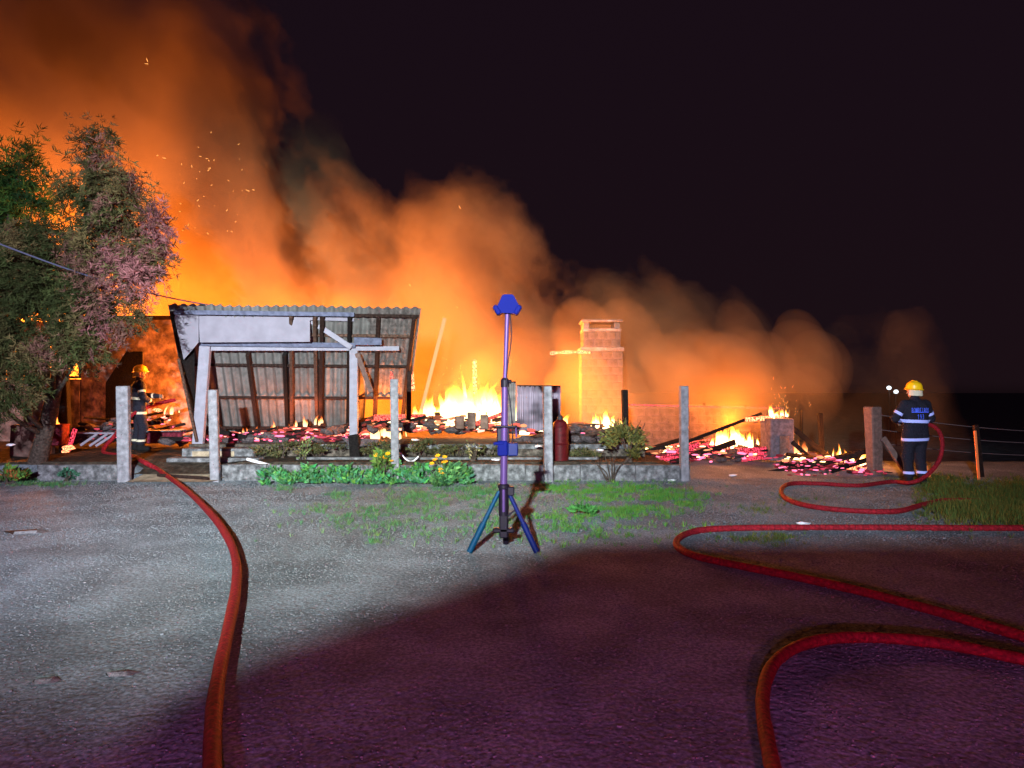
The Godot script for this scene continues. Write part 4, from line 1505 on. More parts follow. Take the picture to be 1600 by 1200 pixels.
func plants() -> void:
	var green := [Color(0.035, 0.17, 0.06), Color(0.03, 0.12, 0.05), Color(0.06, 0.22, 0.06), Color(0.045, 0.17, 0.09)]
	var lime := [Color(0.09, 0.16, 0.03), Color(0.06, 0.14, 0.035), Color(0.11, 0.15, 0.04)]
	var olive := [Color(0.06, 0.06, 0.025), Color(0.045, 0.05, 0.02), Color(0.08, 0.07, 0.03)]
	mat("foliage_stem", Color(0.06, 0.12, 0.03), 0.8)
	# ground cover
	var st := new_st()
	var mask2 := FastNoiseLite.new()
	mask2.seed = 4
	mask2.frequency = 0.9
	for i in 7500:
		var u := rng.randf()
		var px := lerpf(405, 735, u)
		var lo := interp([Vector2(405, 742), Vector2(450, 732), Vector2(520, 726), Vector2(640, 728), Vector2(735, 738)], px)
		var hi := interp([Vector2(405, 752), Vector2(450, 764), Vector2(520, 768), Vector2(600, 758), Vector2(660, 754), Vector2(735, 760)], px)
		var py := lerpf(lo, hi, rng.randf())
		var z := -13.0 + (py - lo) / maxf(hi - lo, 1.0) * 0.75
		if mask2.get_noise_2d(px * 0.03, py * 0.06) < rr(-0.12, 0.32):
			continue
		var h := (0.24 + 0.2 * mask2.get_noise_2d(px * 0.035, 7.0)) * (1.0 - sst(0.0, 1.0, (py - lo) / maxf(hi - lo, 1.0)) * 0.75) * rr(0.3, 1.0)
		var p := Vector3((px - 800.0) / F * -z, h, z)
		var dir := (Vector3(rr(-1, 1), 0.55, rr(-0.3, 1.0))).normalized()
		var c: Color = green[rng.randi() % 4]
		var v := rr(0.6, 1.4)
		leaf(st, p, dir, dir.cross(rand_dir()).normalized(), rr(0.05, 0.14), rr(0.03, 0.07), Color(c.r * v * rr(0.8, 1.8), c.g * v, c.b * v * rr(0.6, 1.2)))
	tag(obj("ground_cover", st, M.foliage), "dense green ground cover spilling over the low wall", "ground cover", "", "stuff")
	# dark hedge below the slab
	for g: Array in [[440, 702, 0.55, 0.32, "low dark shrub beside the front steps"], [500, 700, 0.5, 0.34, "low dark shrub behind the pale weed, left of the charred stump"], [590, 700, 0.4, 0.36, "low dark shrub between the charred stump and the slim concrete post"], [660, 700, 0.45, 0.34, "low dark shrub behind the white metal hoop"], [715, 698, 0.45, 0.38, "low dark shrub below the broken masonry blocks"], [760, 700, 0.4, 0.36, "low dark shrub behind the lighting stand"], [910, 706, 0.35, 0.26, "lowest dark shrub, between the red drum and the leafy bush"]]:
		shrub("low_shrub", g[4], "shrub", Vector3((g[0] - 800) / F * 14.0, 0.27, -14.0), Vector3(g[2], g[3], 0.25), 520, 0.06, olive, 3, "dark shrubs below the floor slab")
	shrub("pale_weed", "tall thin pale weed in the bed between the porch posts", "weed", Vector3(at(475, 720, 13.6).x, 0.27, -13.6), Vector3(0.14, 0.42, 0.12), 90, 0.07, [Color(0.14, 0.17, 0.06), Color(0.10, 0.14, 0.05)], 5)
	shrub("dry_weed", "dry weed stalk with pale seed heads left of the lighting stand", "weed", Vector3(at(738, 726, 13.4).x, 0.2, -13.4), Vector3(0.16, 0.5, 0.1), 40, 0.06, [Color(0.2, 0.17, 0.08), Color(0.14, 0.14, 0.05)], 6)
	flower_clump("yellow flowering plant in the ground cover beside the slim concrete post", at(598, 740, 12.75), 260, [[588, 711, 0.05], [596, 713, 0.055], [606, 709, 0.05], [601, 716, 0.05], [612, 720, 0.04]], Vector3(0.22, 0.36, 0.18), lime)
	flower_clump("bushy plant with orange yellow flowers at the end of the ground cover", at(695, 762, 12.4), 560, [[680, 718, 0.05], [684, 712, 0.05], [695, 714, 0.05], [695, 722, 0.065], [690, 737, 0.06], [675, 724, 0.045], [688, 733, 0.04]], Vector3(0.36, 0.36, 0.3), [Color(0.06, 0.17, 0.05), Color(0.09, 0.2, 0.06), Color(0.05, 0.14, 0.06)])
	shrub("leafy_bush", "leafy yellow green bush growing over the low wall before the charred pole", "bush", at(985, 752, 13.05) + Vector3(0, 0.35, -0.2), Vector3(0.46, 0.80, 0.3), 900, 0.085, [Color(0.10, 0.10, 0.03), Color(0.07, 0.08, 0.025), Color(0.14, 0.12, 0.03)], 10)
	st = new_st()
	var b := at(955, 756, 12.72)
	for i in 9:
		var d := Vector3(rr(-0.3, 0.34), rr(0.3, 0.6), rr(-0.15, 0.05))
		tube(st, smooth([b + Vector3(rr(-0.05, 0.05), -0.03, 0), b + d * 0.5 + Vector3(rr(-0.06, 0.06), 0.02, 0), b + d], 4), func(v: float) -> float: return lerpf(0.014, 0.004, v), 6)
	tag(obj("bare_shrub", st, M.bark), "bare twiggy shrub in front of the low concrete wall", "shrub")
	shrub("bright_weed", "green weed with reddish leaves at the foot of the tree by the forecourt edge", "weed", on_ground(12, 757), Vector3(0.34, 0.26, 0.25), 320, 0.10, [Color(0.08, 0.17, 0.03), Color(0.05, 0.12, 0.03), Color(0.25, 0.1, 0.03)], 4)
	shrub("small_weed", "small dark green weed in front of the low wall left of the gateway", "weed", on_ground(103, 752), Vector3(0.14, 0.22, 0.1), 110, 0.07, [Color(0.03, 0.09, 0.05)], 3)
	shrub("low_weed", "broad low weed lying in the gravel behind the lighting stand", "weed", on_ground(915, 806), Vector3(0.17, 0.14, 0.14), 170, 0.07, [Color(0.04, 0.14, 0.03)], 0)
	# grass: blades in patches
	var blade := new_st()
	for k in 5:
		var a := k * 1.3
		var d := Vector3(cos(a) * 0.5, 1.0, sin(a) * 0.5)
		var s := Vector3(-sin(a), 0, cos(a)) * 0.06
		var o := Vector3(cos(a), 0, sin(a)) * 0.15
		blade.set_color(Color.WHITE)
		tri(blade, o - s, o + s, o + d * 0.6 + Vector3(0, 0.15, 0))
		tri(blade, o + s * 0.6 + d * 0.35, o - s * 0.6 + d * 0.35, o + d)
	var bm := blade.commit()
	var mask := FastNoiseLite.new()
	mask.seed = 14
	mask.frequency = 1.6
	var xf := []
	var co := []
	var patches := [[720, 778, 120, 22, 1500, 0], [770, 768, 70, 10, 700, 0], [905, 764, 80, 12, 1100, 1], [1000, 770, 90, 16, 1700, 1], [1055, 785, 60, 12, 700, 1], [985, 800, 70, 12, 700, 1], [690, 812, 200, 34, 1100, 0], [900, 826, 190, 28, 800, 1], [560, 800, 120, 26, 400, 0], [930, 780, 50, 8, 260, 1], [915, 806, 20, 8, 160, 1], [860, 810, 30, 6, 60, 1], [485, 797, 16, 4, 70, 0], [530, 775, 25, 6, 120, 0], [580, 848, 10, 4, 20, 0], [645, 775, 40, 8, 160, 0], [440, 765, 30, 6, 160, 0], [1180, 795, 60, 10, 130, 2], [1190, 842, 70, 10, 200, 2], [1540, 790, 90, 26, 3000, 2], [1600, 770, 60, 18, 1600, 2], [1480, 765, 50, 10, 700, 2], [1440, 750, 70, 5, 500, 2], [1640, 815, 60, 16, 1200, 2], [70, 757, 60, 4, 300, 0], [1250, 780, 50, 8, 100, 2], [30, 750, 60, 8, 260, 0], [820, 840, 50, 8, 60, 0], [880, 830, 60, 8, 70, 0]]
	var tone := [Color(0.06, 0.17, 0.06), Color(0.055, 0.19, 0.03), Color(0.06, 0.10, 0.022)]
	for g: Array in patches:
		for i in g[4]:
			var px: float = g[0] + rng.randfn() * g[2] * 0.5
			var py: float = maxf(g[1] + rng.randfn() * g[3] * 0.5, 750.0 if px < 1075 else 742.0)
			var p := on_ground(px, py)
			if mask.get_noise_2d(p.x, p.z) < rr(-0.25, 0.2) and not (g[5] == 2 and px > 1430):
				continue
			p.y = height(p.x, p.z)
			var s := rr(0.025, 0.065) * (1.5 if g[5] == 2 and px > 1430 else 1.0)
			xf.append(Transform3D(Basis(Vector3.UP, rr(0, TAU)).scaled(Vector3(s * 1.2, s * rr(0.7, 1.3), s * 1.2)), p))
			var c: Color = tone[g[5]]
			var v := rr(0.6, 1.35)
			co.append(Color(c.r * v * rr(0.7, 1.9), c.g * v, c.b * v))
	tag(multi("grass", bm, M.foliage, xf, co), "thin green grass growing through the gravel in patches", "grass")

# ---------------------------------------------------------------- hoses
func hose(label: String, pts: Array, r := 0.045) -> void:
	var st := new_st()
	var ph := rr(0, 9)
	tube(st, smooth(pts, 10), func(v: float) -> float: return r * (1.0 + 0.035 * sin(v * 41.0 + ph) + 0.025 * sin(v * 97.0 + ph)), 14)
	tag(obj("fire_hose", st, M.hose), label, "hose", "red fire hoses")

func hoses() -> void:
	var lay := func(list: Array, r: float) -> Array:
		var o := []
		for p: Array in list:
			var q := on_ground(p[0], p[1])
			q.y = height(q.x, q.z) + r * 0.9
			o.append(q)
		return o
	var r := 0.035
	hose("red hose doubling back in a hairpin behind the long shadow", lay.call([[2300, 831], [1900, 828], [1680, 829], [1500, 829], [1300, 828], [1160, 829], [1092, 833], [1062, 844], [1058, 858], [1085, 873], [1150, 888], [1250, 908], [1350, 931], [1450, 958], [1540, 984], [1700, 1032], [1900, 1095], [2300, 1180], [2900, 1230]], r), r)
	hose("red hose curving through the dark gravel nearest the camera", lay.call([[3000, 1420], [2400, 1330], [1950, 1170], [1760, 1085], [1640, 1048], [1560, 1030], [1480, 1014], [1400, 1005], [1320, 1003], [1260, 1012], [1218, 1034], [1197, 1066], [1190, 1108], [1195, 1152], [1206, 1210], [1222, 1290], [1250, 1420]], r), r)
	var c: Array = lay.call([[1392, 756], [1340, 762], [1280, 759], [1236, 759], [1221, 768], [1228, 783], [1265, 795], [1330, 802], [1400, 803], [1440, 793], [1475, 786], [1530, 786]], 0.042)
	var ff := Vector3(6.76, 0, -12.4)
	hose("red hose held by the firefighter at the fence and looped on the gravel", [ff + Vector3(0.02, 1.06, -0.62), ff + Vector3(0.05, 1.04, -0.36), ff + Vector3(0.33, 0.98, -0.05), ff + Vector3(0.38, 0.75, 0.12), ff + Vector3(0.28, 0.42, 0.2), ff + Vector3(0.02, 0.16, 0.25), ff + Vector3(-0.22, 0.06, 0.22)] + c, 0.034)
	var f2 := Vector3(-7.98, 0.25, -15.8)
	var d := [f2 + Vector3(0.62, 1.12, -0.36), f2 + Vector3(0.33, 1.03, -0.14), f2 + Vector3(0.02, 0.84, 0.22), f2 + Vector3(-0.25, 0.4, 0.45), f2 + Vector3(-0.30, 0.08, 0.8)]
	for p: Array in [[204, 716, 0.25], [222, 727, 0.22], [252, 744, 0.06], [292, 771, 0.0], [331, 810, 0.0], [358, 850, 0.0], [370, 888, 0.0], [369, 932, 0.0], [359, 988, 0.0], [346, 1052, 0.0], [337, 1112, 0.0], [334, 1160, 0.0], [333, 1215, 0.0], [336, 1300, 0.0], [350, 1500, 0.0]]:
		var q := on_ground(p[0], p[1], p[2])
		q.y = height(q.x, q.z) + 0.05
		d.append(q)
	hose("long red hose running through the gateway past the left of the lighting stand", d, 0.040)

# ---------------------------------------------------------------- lighting stand
func lighting_stand() -> void:
	var o := on_ground(787, 862)
	o.y = 0.0
	var t := thing("lighting_stand", "tall blue lighting stand on three splayed legs at the edge of the shadow", "light stand", o)
	var st := new_st()
	rod(st, Vector3(0.0, 0.62, 0), Vector3(0.012, 1.68, 0), 0.036, 0.034, 16)
	obj("lower_tube", st, M.stand_steel, t)
	st = new_st()
	rod(st, Vector3(0.012, 1.66, 0), Vector3(0.036, 2.36, 0), 0.021, 0.024, 14)
	obj("upper_tube", st, M.stand_steel, t)
	st = new_st()
	lathe(st, [Vector2(0, 1.62), Vector2(0.042, 1.62), Vector2(0.042, 1.69), Vector2(0.026, 1.71), Vector2(0, 1.71)], Transform3D(Basis(), Vector3(0.012, 0, 0)))
	rod(st, Vector3(0.03, 1.67, 0.0), Vector3(0.075, 1.68, 0.01), 0.012, 0.018)
	obj("clamp_knob", st, M.stand_black, t)
	# two lamp heads under a hood
	var hood := new_st()
	var c := Vector3(0.036, 2.44, 0)
	var front := [Vector2(-0.05, 0.075), Vector2(-0.03, 0.085), Vector2(0.045, 0.085), Vector2(0.062, 0.075), Vector2(0.115, -0.025), Vector2(0.118, -0.05), Vector2(0.08, -0.105), Vector2(0.04, -0.10), Vector2(-0.05, -0.095), Vector2(-0.075, -0.10), Vector2(-0.10, -0.035)]
	var n := front.size()
	for sz: float in [-1.0, 1.0]:
		for k in range(1, n - 1):
			quad_to(hood, [v3(front[0], sz, c), v3(front[k], sz, c), v3(front[k + 1], sz, c)], Vector3(0, 0, sz))
	for k in n:
		var p: Vector2 = front[k]
		var q: Vector2 = front[(k + 1) % n]
		var mid := (p + q) * 0.5
		quad_to(hood, [v3(p, -1, c), v3(q, -1, c), v3(q, 1, c), v3(p, 1, c)], Vector3(q.y - p.y, p.x - q.x, 0) * signf((q.y - p.y) * mid.x + (p.x - q.x) * mid.y))
	obj("lamp_hood", hood, M.stand_head, t)
	for s: float in [-1.0, 1.0]:
		st = new_st()
		box(st, Transform3D(Basis(Vector3(0, 0, 1), s * -0.55), c + Vector3(s * 0.10, -0.065, 0)), Vector3(0.05, 0.10, 0.16), 0.012)
		obj("lamp_head", st, M.stand_head, t)
		st = new_st()
		box(st, Transform3D(Basis(Vector3(0, 0, 1), s * -0.55), c + Vector3(s * 0.10, -0.065, -0.083)), Vector3(0.04, 0.08, 0.012), 0.004)
		obj("lens", st, M.window_glass, t)
	st = new_st()
	tube(st, smooth([Vector3(0.06, 2.36, 0.03), Vector3(0.075, 2.1, 0.03), Vector3(0.03, 1.72, 0.045), Vector3(0.06, 1.5, 0.05), Vector3(0.085, 1.25, 0.05), Vector3(0.09, 1.07, 0.04)], 6), func(_v: float) -> float: return 0.007, 6)
	obj("power_cable", st, M.stand_black, t)
	# brackets and control box
	st = new_st()
	box(st, Transform3D(Basis(), Vector3(0.02, 1.235, 0)), Vector3(0.20, 0.018, 0.14), 0.005)
	box(st, Transform3D(Basis(), Vector3(-0.005, 1.15, -0.035)), Vector3(0.125, 0.15, 0.05), 0.01)
	obj("upper_bracket", st, M.stand_black, t)
	st = new_st()
	rod(st, Vector3(0.12, 1.23, 0.02), Vector3(0.125, 1.13, 0.02), 0.008)
	obj("hook", st, M.stand_steel, t)
	st = new_st()
	box(st, Transform3D(Basis(), Vector3(-0.01, 1.02, 0)), Vector3(0.10, 0.15, 0.10), 0.012)
	box(st, Transform3D(Basis(Vector3.BACK, 0.05), Vector3(-0.05, 1.07, 0.03)), Vector3(0.10, 0.03, 0.05), 0.006)
	obj("lower_bracket", st, M.stand_head, t)
	st = new_st()
	box(st, Transform3D(Basis(), Vector3(0.09, 1.01, 0)), Vector3(0.10, 0.13, 0.09), 0.01)
	obj("control_box", st, M.stand_blue, t)
	st = new_st()
	lathe(st, [Vector2(0, 0.36), Vector2(0.05, 0.36), Vector2(0.05, 0.62), Vector2(0.058, 0.63), Vector2(0.058, 0.66), Vector2(0.04, 0.67), Vector2(0, 0.67)])
	box(st, Transform3D(Basis(), Vector3(0.07, 0.6, 0.01)), Vector3(0.07, 0.09, 0.06), 0.01)
	obj("leg_collar", st, M.stand_black, t)
	st = new_st()
	rod(st, Vector3(0, 0.62, 0.036), Vector3(0, 0.40, 0.036), 0.02, 0.02)
	obj("inner_tube", st, M.stand_steel, t)
	st = new_st()
	box(st, Transform3D(Basis(), Vector3(0, 0.26, 0)), Vector3(0.085, 0.24, 0.07), 0.012)
	box(st, Transform3D(Basis(), Vector3(0.0, 0.215, 0.01)), Vector3(0.22, 0.05, 0.05), 0.015)
	beam(st, Vector3(0.04, 0.36, 0.02), Vector3(0.12, 0.42, 0.02), 0.02, 0.02, 0, 0.003)
	obj("foot_winch", st, M.stand_black, t)
	var feet := [Vector3(-0.335, 0.012, 0.06), Vector3(0.325, 0.012, 0.06), Vector3(0.02, 0.015, -0.36)]
	for k in 3:
		var leg := Node3D.new()
		st = new_st()
		var a := Vector3(feet[k].x * 0.13, 0.60, feet[k].z * 0.13)
		var f: Vector3 = feet[k]
		rod(st, a, a.lerp(f, 0.56), 0.021, 0.022)
		var part := obj("leg", st, [M.stand_teal, M.stand_blue, M.stand_black][k], t)
		st = new_st()
		rod(st, a.lerp(f, 0.52), f, 0.031, 0.031)
		obj("leg_sleeve", st, [M.stand_teal, M.stand_blue, M.stand_black][k], part)
		leg.free()

func v3(p: Vector2, s: float, c: Vector3) -> Vector3:
	return c + Vector3(p.x, p.y, s * 0.07)

# ---------------------------------------------------------------- firefighters
func capsule(p: Vector3, b: Array) -> float:
	var a: Vector3 = b[0]
	var ab: Vector3 = b[1] - a
	var h := clampf((p - a).dot(ab) / maxf(ab.length_squared(), 1e-9), 0.0, 1.0)
	return p.distance_to(a + ab * h) - lerpf(b[2], b[3], h)

func field(p: Vector3, bones: Array, k: float) -> float:
	var d := 1e9
	for b: Array in bones:
		var e := capsule(p, b)
		if e - d > k:
			continue
		var h := clampf(0.5 + 0.5 * (d - e) / k, 0.0, 1.0)
		d = lerpf(d, e, h) - k * h * (1.0 - h) if d < 1e8 else e
	return d

func bone_color(p: Vector3, bones: Array) -> Color:
	var best := 1e9
	var c := Color.WHITE
	for b: Array in bones:
		var e := capsule(p, b)
		if e < best:
			best = e
			c = b[4]
	return c

func nets(st: SurfaceTool, bones: Array, k: float, cell: float) -> void:
	var lo := Vector3.ONE * 1e9
	var hi := -lo
	for b: Array in bones:
		for i in 2:
			var r: float = b[2 + i] + cell * 3.0
			lo = lo.min(b[i] - Vector3.ONE * r)
			hi = hi.max(b[i] + Vector3.ONE * r)
	var B := 4
	var n := Vector3i(((hi - lo) / (cell * B)).ceil()) * B
	var w := n + Vector3i.ONE
	var val := PackedFloat32Array()
	val.resize(w.x * w.y * w.z)
	val.fill(1e6)
	var blocks := []
	for bz in n.z / B:
		for by in n.y / B:
			for bx_ in n.x / B:
				var c := lo + (Vector3(bx_, by, bz) + Vector3.ONE * 0.5) * cell * B
				if absf(field(c, bones, k)) < cell * B * 0.9 + k * 0.3:
					blocks.append(Vector3i(bx_, by, bz) * B)
					for z in B + 1:
						for y in B + 1:
							for x in B + 1:
								var g := Vector3i(bx_ * B + x, by * B + y, bz * B + z)
								var id := (g.z * w.y + g.y) * w.x + g.x
								if val[id] > 1e5:
									val[id] = field(lo + Vector3(g) * cell, bones, k)
	var vid := {}
	var pos := []
	var corner := []
	for z in 2:
		for y in 2:
			for x in 2:
				corner.append(Vector3i(x, y, z))
	for b0: Vector3i in blocks:
		for z in B:
			for y in B:
				for x in B:
					var g: Vector3i = b0 + Vector3i(x, y, z)
					var v := []
					var neg := 0
					for c: Vector3i in corner:
						var q: Vector3i = g + c
						var f := val[(q.z * w.y + q.y) * w.x + q.x]
						v.append(f)
						if f < 0.0:
							neg += 1
					if neg == 0 or neg == 8:
						continue
					var sum := Vector3.ZERO
					var m := 0
					for i in 8:
						for ax: int in [1, 2, 4]:
							var j: int = i | ax
							if j != i and (v[i] < 0.0) != (v[j] < 0.0):
								sum += Vector3(corner[i]).lerp(Vector3(corner[j]), v[i] / (v[i] - v[j]))
								m += 1
					vid[g] = pos.size()
					pos.append(lo + (Vector3(g) + sum / m) * cell)
	var nor := []
	var col := []
	var e := cell * 0.5
	for p: Vector3 in pos:
		var f0 := field(p, bones, k)
		nor.append(Vector3(field(p + Vector3(e, 0, 0), bones, k) - f0, field(p + Vector3(0, e, 0), bones, k) - f0, field(p + Vector3(0, 0, e), bones, k) - f0).normalized())
		col.append(bone_color(p, bones))
	var axes := [[Vector3i(1, 0, 0), Vector3i(0, 1, 0), Vector3i(0, 0, 1)], [Vector3i(0, 1, 0), Vector3i(0, 0, 1), Vector3i(1, 0, 0)], [Vector3i(0, 0, 1), Vector3i(1, 0, 0), Vector3i(0, 1, 0)]]
	for g: Vector3i in vid:
		var f := val[(g.z * w.y + g.y) * w.x + g.x]
		for a: Array in axes:
			var q: Vector3i = g + a[0]
			var f2 := val[(q.z * w.y + q.y) * w.x + q.x]
			if (f < 0.0) == (f2 < 0.0):
				continue
			var ids := [vid.get(g, -1), vid.get(g - a[1], -1), vid.get(g - a[1] - a[2], -1), vid.get(g - a[2], -1)]
			if ids.has(-1):
				continue
			if f < 0.0:
				ids.reverse()
			for j: int in [0, 1, 2, 0, 2, 3]:
				st.set_normal(nor[ids[j]])
				st.set_color(col[ids[j]])
				st.add_vertex(pos[ids[j]])

func hand_bones(wrist: Vector3, dir: Vector3, palm: Vector3, s: float, c: Color) -> Array:
	# fingers curl round towards PALM; s = +1 or -1: the thumb's side
	var d := dir.normalized()
	var pn := (palm - d * palm.dot(d)).normalized()
	var side := d.cross(pn).normalized() * s
	var out := [[wrist - d * 0.05, wrist + d * 0.02, 0.028, 0.028, c], [wrist + d * 0.02 + side * 0.018, wrist + d * 0.085 + side * 0.022, 0.017, 0.016, c], [wrist + d * 0.02 - side * 0.018, wrist + d * 0.08 - side * 0.022, 0.017, 0.015, c]]
	var lens := [0.85, 1.0, 0.95, 0.75]
	for i in 4:
		var b := wrist + d * 0.085 + side * lerpf(0.032, -0.032, i / 3.0)
		var k: float = lens[i]
		var p1 := b + (d * 0.8 + pn * 0.6) * 0.042 * k
		var p2 := p1 + (d * 0.05 + pn) * 0.030 * k
		var p3 := p2 + (pn * 0.5 - d * 0.85) * 0.022 * k
		out += [[b - d * 0.015, p1, 0.0105, 0.0095, c], [p1, p2, 0.0095, 0.009, c], [p2, p3, 0.009, 0.008, c]]
	var t0 := wrist + d * 0.025 + side * 0.03
	var t1 := t0 + (side * 0.7 + d * 0.5 + pn * 0.5) * 0.04
	out += [[t0, t1, 0.013, 0.011, c], [t1, t1 + (d * 0.4 + pn * 0.9 - side * 0.2) * 0.032, 0.011, 0.0085, c]]
	return out

func march(bones: Array, k: float, o: Vector3, d: Vector3) -> Vector3:   # from outside inwards to the cloth
	var p := o
	for i in 40:
		var f := field(p, bones, k)
		if f < 0.001:
			break
		p += d * maxf(f, 0.001)
	return p

func band(bones: Array, k: float, c: Vector3, axis: Vector3, reach: float, width: float, from := 0.0, to := TAU) -> SurfaceTool:
	var st := new_st()
	var y := axis.normalized()
	var x := y.cross(Vector3(0.3, 0.2, 0.9)).normalized()
	var z := x.cross(y)
	var n := 36
	var rings := []
	for i in n + 1:
		var a := lerpf(from, to, float(i) / n)
		var d := x * cos(a) + z * sin(a)
		var pair := []
		for s: float in [-0.5, 0.5]:
			pair.append(march(bones, k, c + y * s * width + d * reach, -d) + d * 0.006)
		rings.append([pair, d])
	for i in n:
		quad_to(st, [rings[i][0][0], rings[i + 1][0][0], rings[i + 1][0][1], rings[i][0][1]], rings[i][1])
	return st

func firefighter(label: String, where: Vector3, turn: float, elbows: Array, hands: Array, head_turn: float, stripe: Material, lettered: bool) -> void:
	var t := thing("person", label, "person", where, turn)
	if lettered:
		t.scale = Vector3.ONE * 0.95
	var navy := Color(0.018, 0.016, 0.026)
	var dark := Color(0.012, 0.012, 0.014)
	var skin := Color(0.42, 0.25, 0.17)
	var glove := Color(0.16, 0.12, 0.09)
	var B := [
		[Vector3(-0.095, 1.33, 0.0), Vector3(0.095, 1.33, 0.0), 0.135, 0.135, navy],
		[Vector3(-0.10, 1.36, 0.01), Vector3(-0.10, 0.84, 0.0), 0.12, 0.125, navy],
		[Vector3(0.10, 1.36, 0.01), Vector3(0.10, 0.84, 0.0), 0.12, 0.125, navy],
		[Vector3(0, 1.2, 0.0), Vector3(0, 0.84, 0.0), 0.145, 0.145, navy],
		[Vector3(-0.19, 1.42, 0), Vector3(0.19, 1.42, 0), 0.075, 0.075, navy],
		[Vector3(0, 1.42, 0.0), Vector3(0, 1.52, -0.01), 0.075, 0.07, navy],
		[Vector3(0, 1.50, -0.01), Vector3(0, 1.57, -0.03), 0.058, 0.055, skin]]
	for s: int in [0, 1]:
		var sx := -1.0 if s == 0 else 1.0
		B += [[Vector3(sx * 0.21, 1.41, 0), elbows[s], 0.078, 0.066, navy], [elbows[s], elbows[s].lerp(hands[s], 0.8), 0.066, 0.05, navy]]
		var kn := Vector3(sx * 0.13, 0.50, -0.03 if s == 0 else -0.07)
		var an := Vector3(sx * 0.145, 0.12, 0.03 if s == 0 else -0.02)
		B += [[Vector3(sx * 0.10, 0.88, 0), kn, 0.125, 0.095, navy], [kn, an + Vector3(0, 0.08, 0), 0.093, 0.082, navy], [an + Vector3(0, 0.06, 0), an + Vector3(0, -0.05, 0.0), 0.066, 0.062, dark], [an + Vector3(0, -0.065, 0.03), an + Vector3(sx * 0.02, -0.07, -0.16), 0.052, 0.046, dark]]
	var st := new_st()
	nets(st, B, 0.045, 0.019)
	# head
	var hb := Basis(Vector3.UP, head_turn)
	var hc := Vector3(0, 1.64, -0.035)
	var H := [[hc + Vector3(0, 0.03, 0.01), hc + hb * Vector3(0, 0.03, -0.02), 0.092, 0.088, skin], [hc + hb * Vector3(0, -0.03, -0.03), hc + hb * Vector3(0, -0.07, -0.055), 0.066, 0.04, skin], [hc + hb * Vector3(0, 0.012, -0.10), hc + hb * Vector3(0, -0.022, -0.118), 0.011, 0.016, skin], [hc + hb * Vector3(-0.025, -0.058, -0.088), hc + hb * Vector3(0.025, -0.058, -0.088), 0.010, 0.010, Color(0.3, 0.13, 0.1)], [Vector3(0, 1.53, -0.015), hc + Vector3(0, -0.03, 0), 0.056, 0.058, skin]]
	for s: float in [-1.0, 1.0]:
		H += [[hc + hb * Vector3(s * 0.09, 0.015, 0.0), hc + hb * Vector3(s * 0.094, -0.03, -0.005), 0.018, 0.013, skin], [hc + hb * Vector3(s * 0.018, 0.035, -0.098), hc + hb * Vector3(s * 0.045, 0.037, -0.088), 0.009, 0.008, Color(0.1, 0.06, 0.04)], [hc + hb * Vector3(s * 0.033, 0.016, -0.09), hc + hb * Vector3(s * 0.034, 0.016, -0.09), 0.011, 0.011, Color(0.05, 0.04, 0.04)]]
	nets(st, H, 0.012, 0.007)
	for s: int in [0, 1]:
		var d: Vector3 = (hands[s] - elbows[s]).normalized()
		var pn := Vector3(0.0, -0.3, 0) + Vector3(1.0 if s == 0 else -1.0, 0, 0)
		nets(st, hand_bones(elbows[s].lerp(hands[s], 0.82), d, pn, 1.0 if s == 0 else -1.0, glove), 0.008, 0.0065)
	obj("body", st, M.skin, t)
	# helmet
	st = new_st()
	var hx := Transform3D(hb * Basis.from_euler(Vector3(0.06, 0, 0)), hc + Vector3(0, 0.045, 0.005))
	lathe(st, [Vector2(0.148, -0.012), Vector2(0.155, -0.004), Vector2(0.132, 0.012), Vector2(0.128, 0.03), Vector2(0.122, 0.07), Vector2(0.104, 0.105), Vector2(0.07, 0.13), Vector2(0.03, 0.142), Vector2(0.0, 0.145)], hx.scaled_local(Vector3(0.95, 1, 1.1)), 26)
	for k in [2]:
		var a: float = (k - 2) * 0.05
		tube(st, PackedVector3Array([hx * Vector3(a, 0.085, 0.125 - absf(a) * 0.2), hx * Vector3(a * 0.9, 0.14, 0.055), hx * Vector3(a * 0.8, 0.15, -0.04), hx * Vector3(a, 0.1, -0.115 + absf(a) * 0.2)]), func(_v: float) -> float: return 0.007, 6)
	var helmet := obj("helmet", st, M.helmet, t)
	st = new_st()
	var back := []
	for i in 13:
		var a := PI * (i / 12.0)
		back.append([hx * Vector3(cos(a) * 0.125, -0.01, sin(a) * 0.14), hx * Vector3(cos(a) * 0.135, -0.11, sin(a) * 0.155)])
	for i in 12:
		quad_to(st, [back[i][0], back[i + 1][0], back[i + 1][1], back[i][1]], back[i][0] - hx.origin)
	obj("neck_flap", st, M.reflective if lettered else M.helmet_flap, helmet)
	# bands
	var k := 0.045
	obj("reflective_band", band(B, k, Vector3(0, 1.12, 0), Vector3(0.03, 1, 0), 0.28, 0.055), stripe, t)
	obj("reflective_band", band(B, k, Vector3(0, 0.80, 0), Vector3(-0.02, 1, 0), 0.32, 0.05), stripe, t)
	for s: int in [0, 1]:
		var e: Vector3 = elbows[s]
		var sh := Vector3(-0.21 if s == 0 else 0.21, 1.41, 0)
		var arm := [[sh, e, 0.078, 0.066, navy], [e, e.lerp(hands[s], 0.8), 0.066, 0.05, navy]]
		obj("sleeve_band", band(arm, 0.03, sh.lerp(e, 0.62), e - sh, 0.2, 0.05), stripe, t)
		obj("cuff_band", band(arm, 0.03, e.lerp(hands[s], 0.55), hands[s] - e, 0.2, 0.04), stripe, t)
		var kn := Vector3(-0.145 if s == 0 else 0.145, 0.12, 0.03 if s == 0 else -0.02)
		obj("trouser_band", band(B, k, kn + Vector3(0, 0.10, -0.005), Vector3(0, 1, 0), 0.125, 0.045), stripe, t)
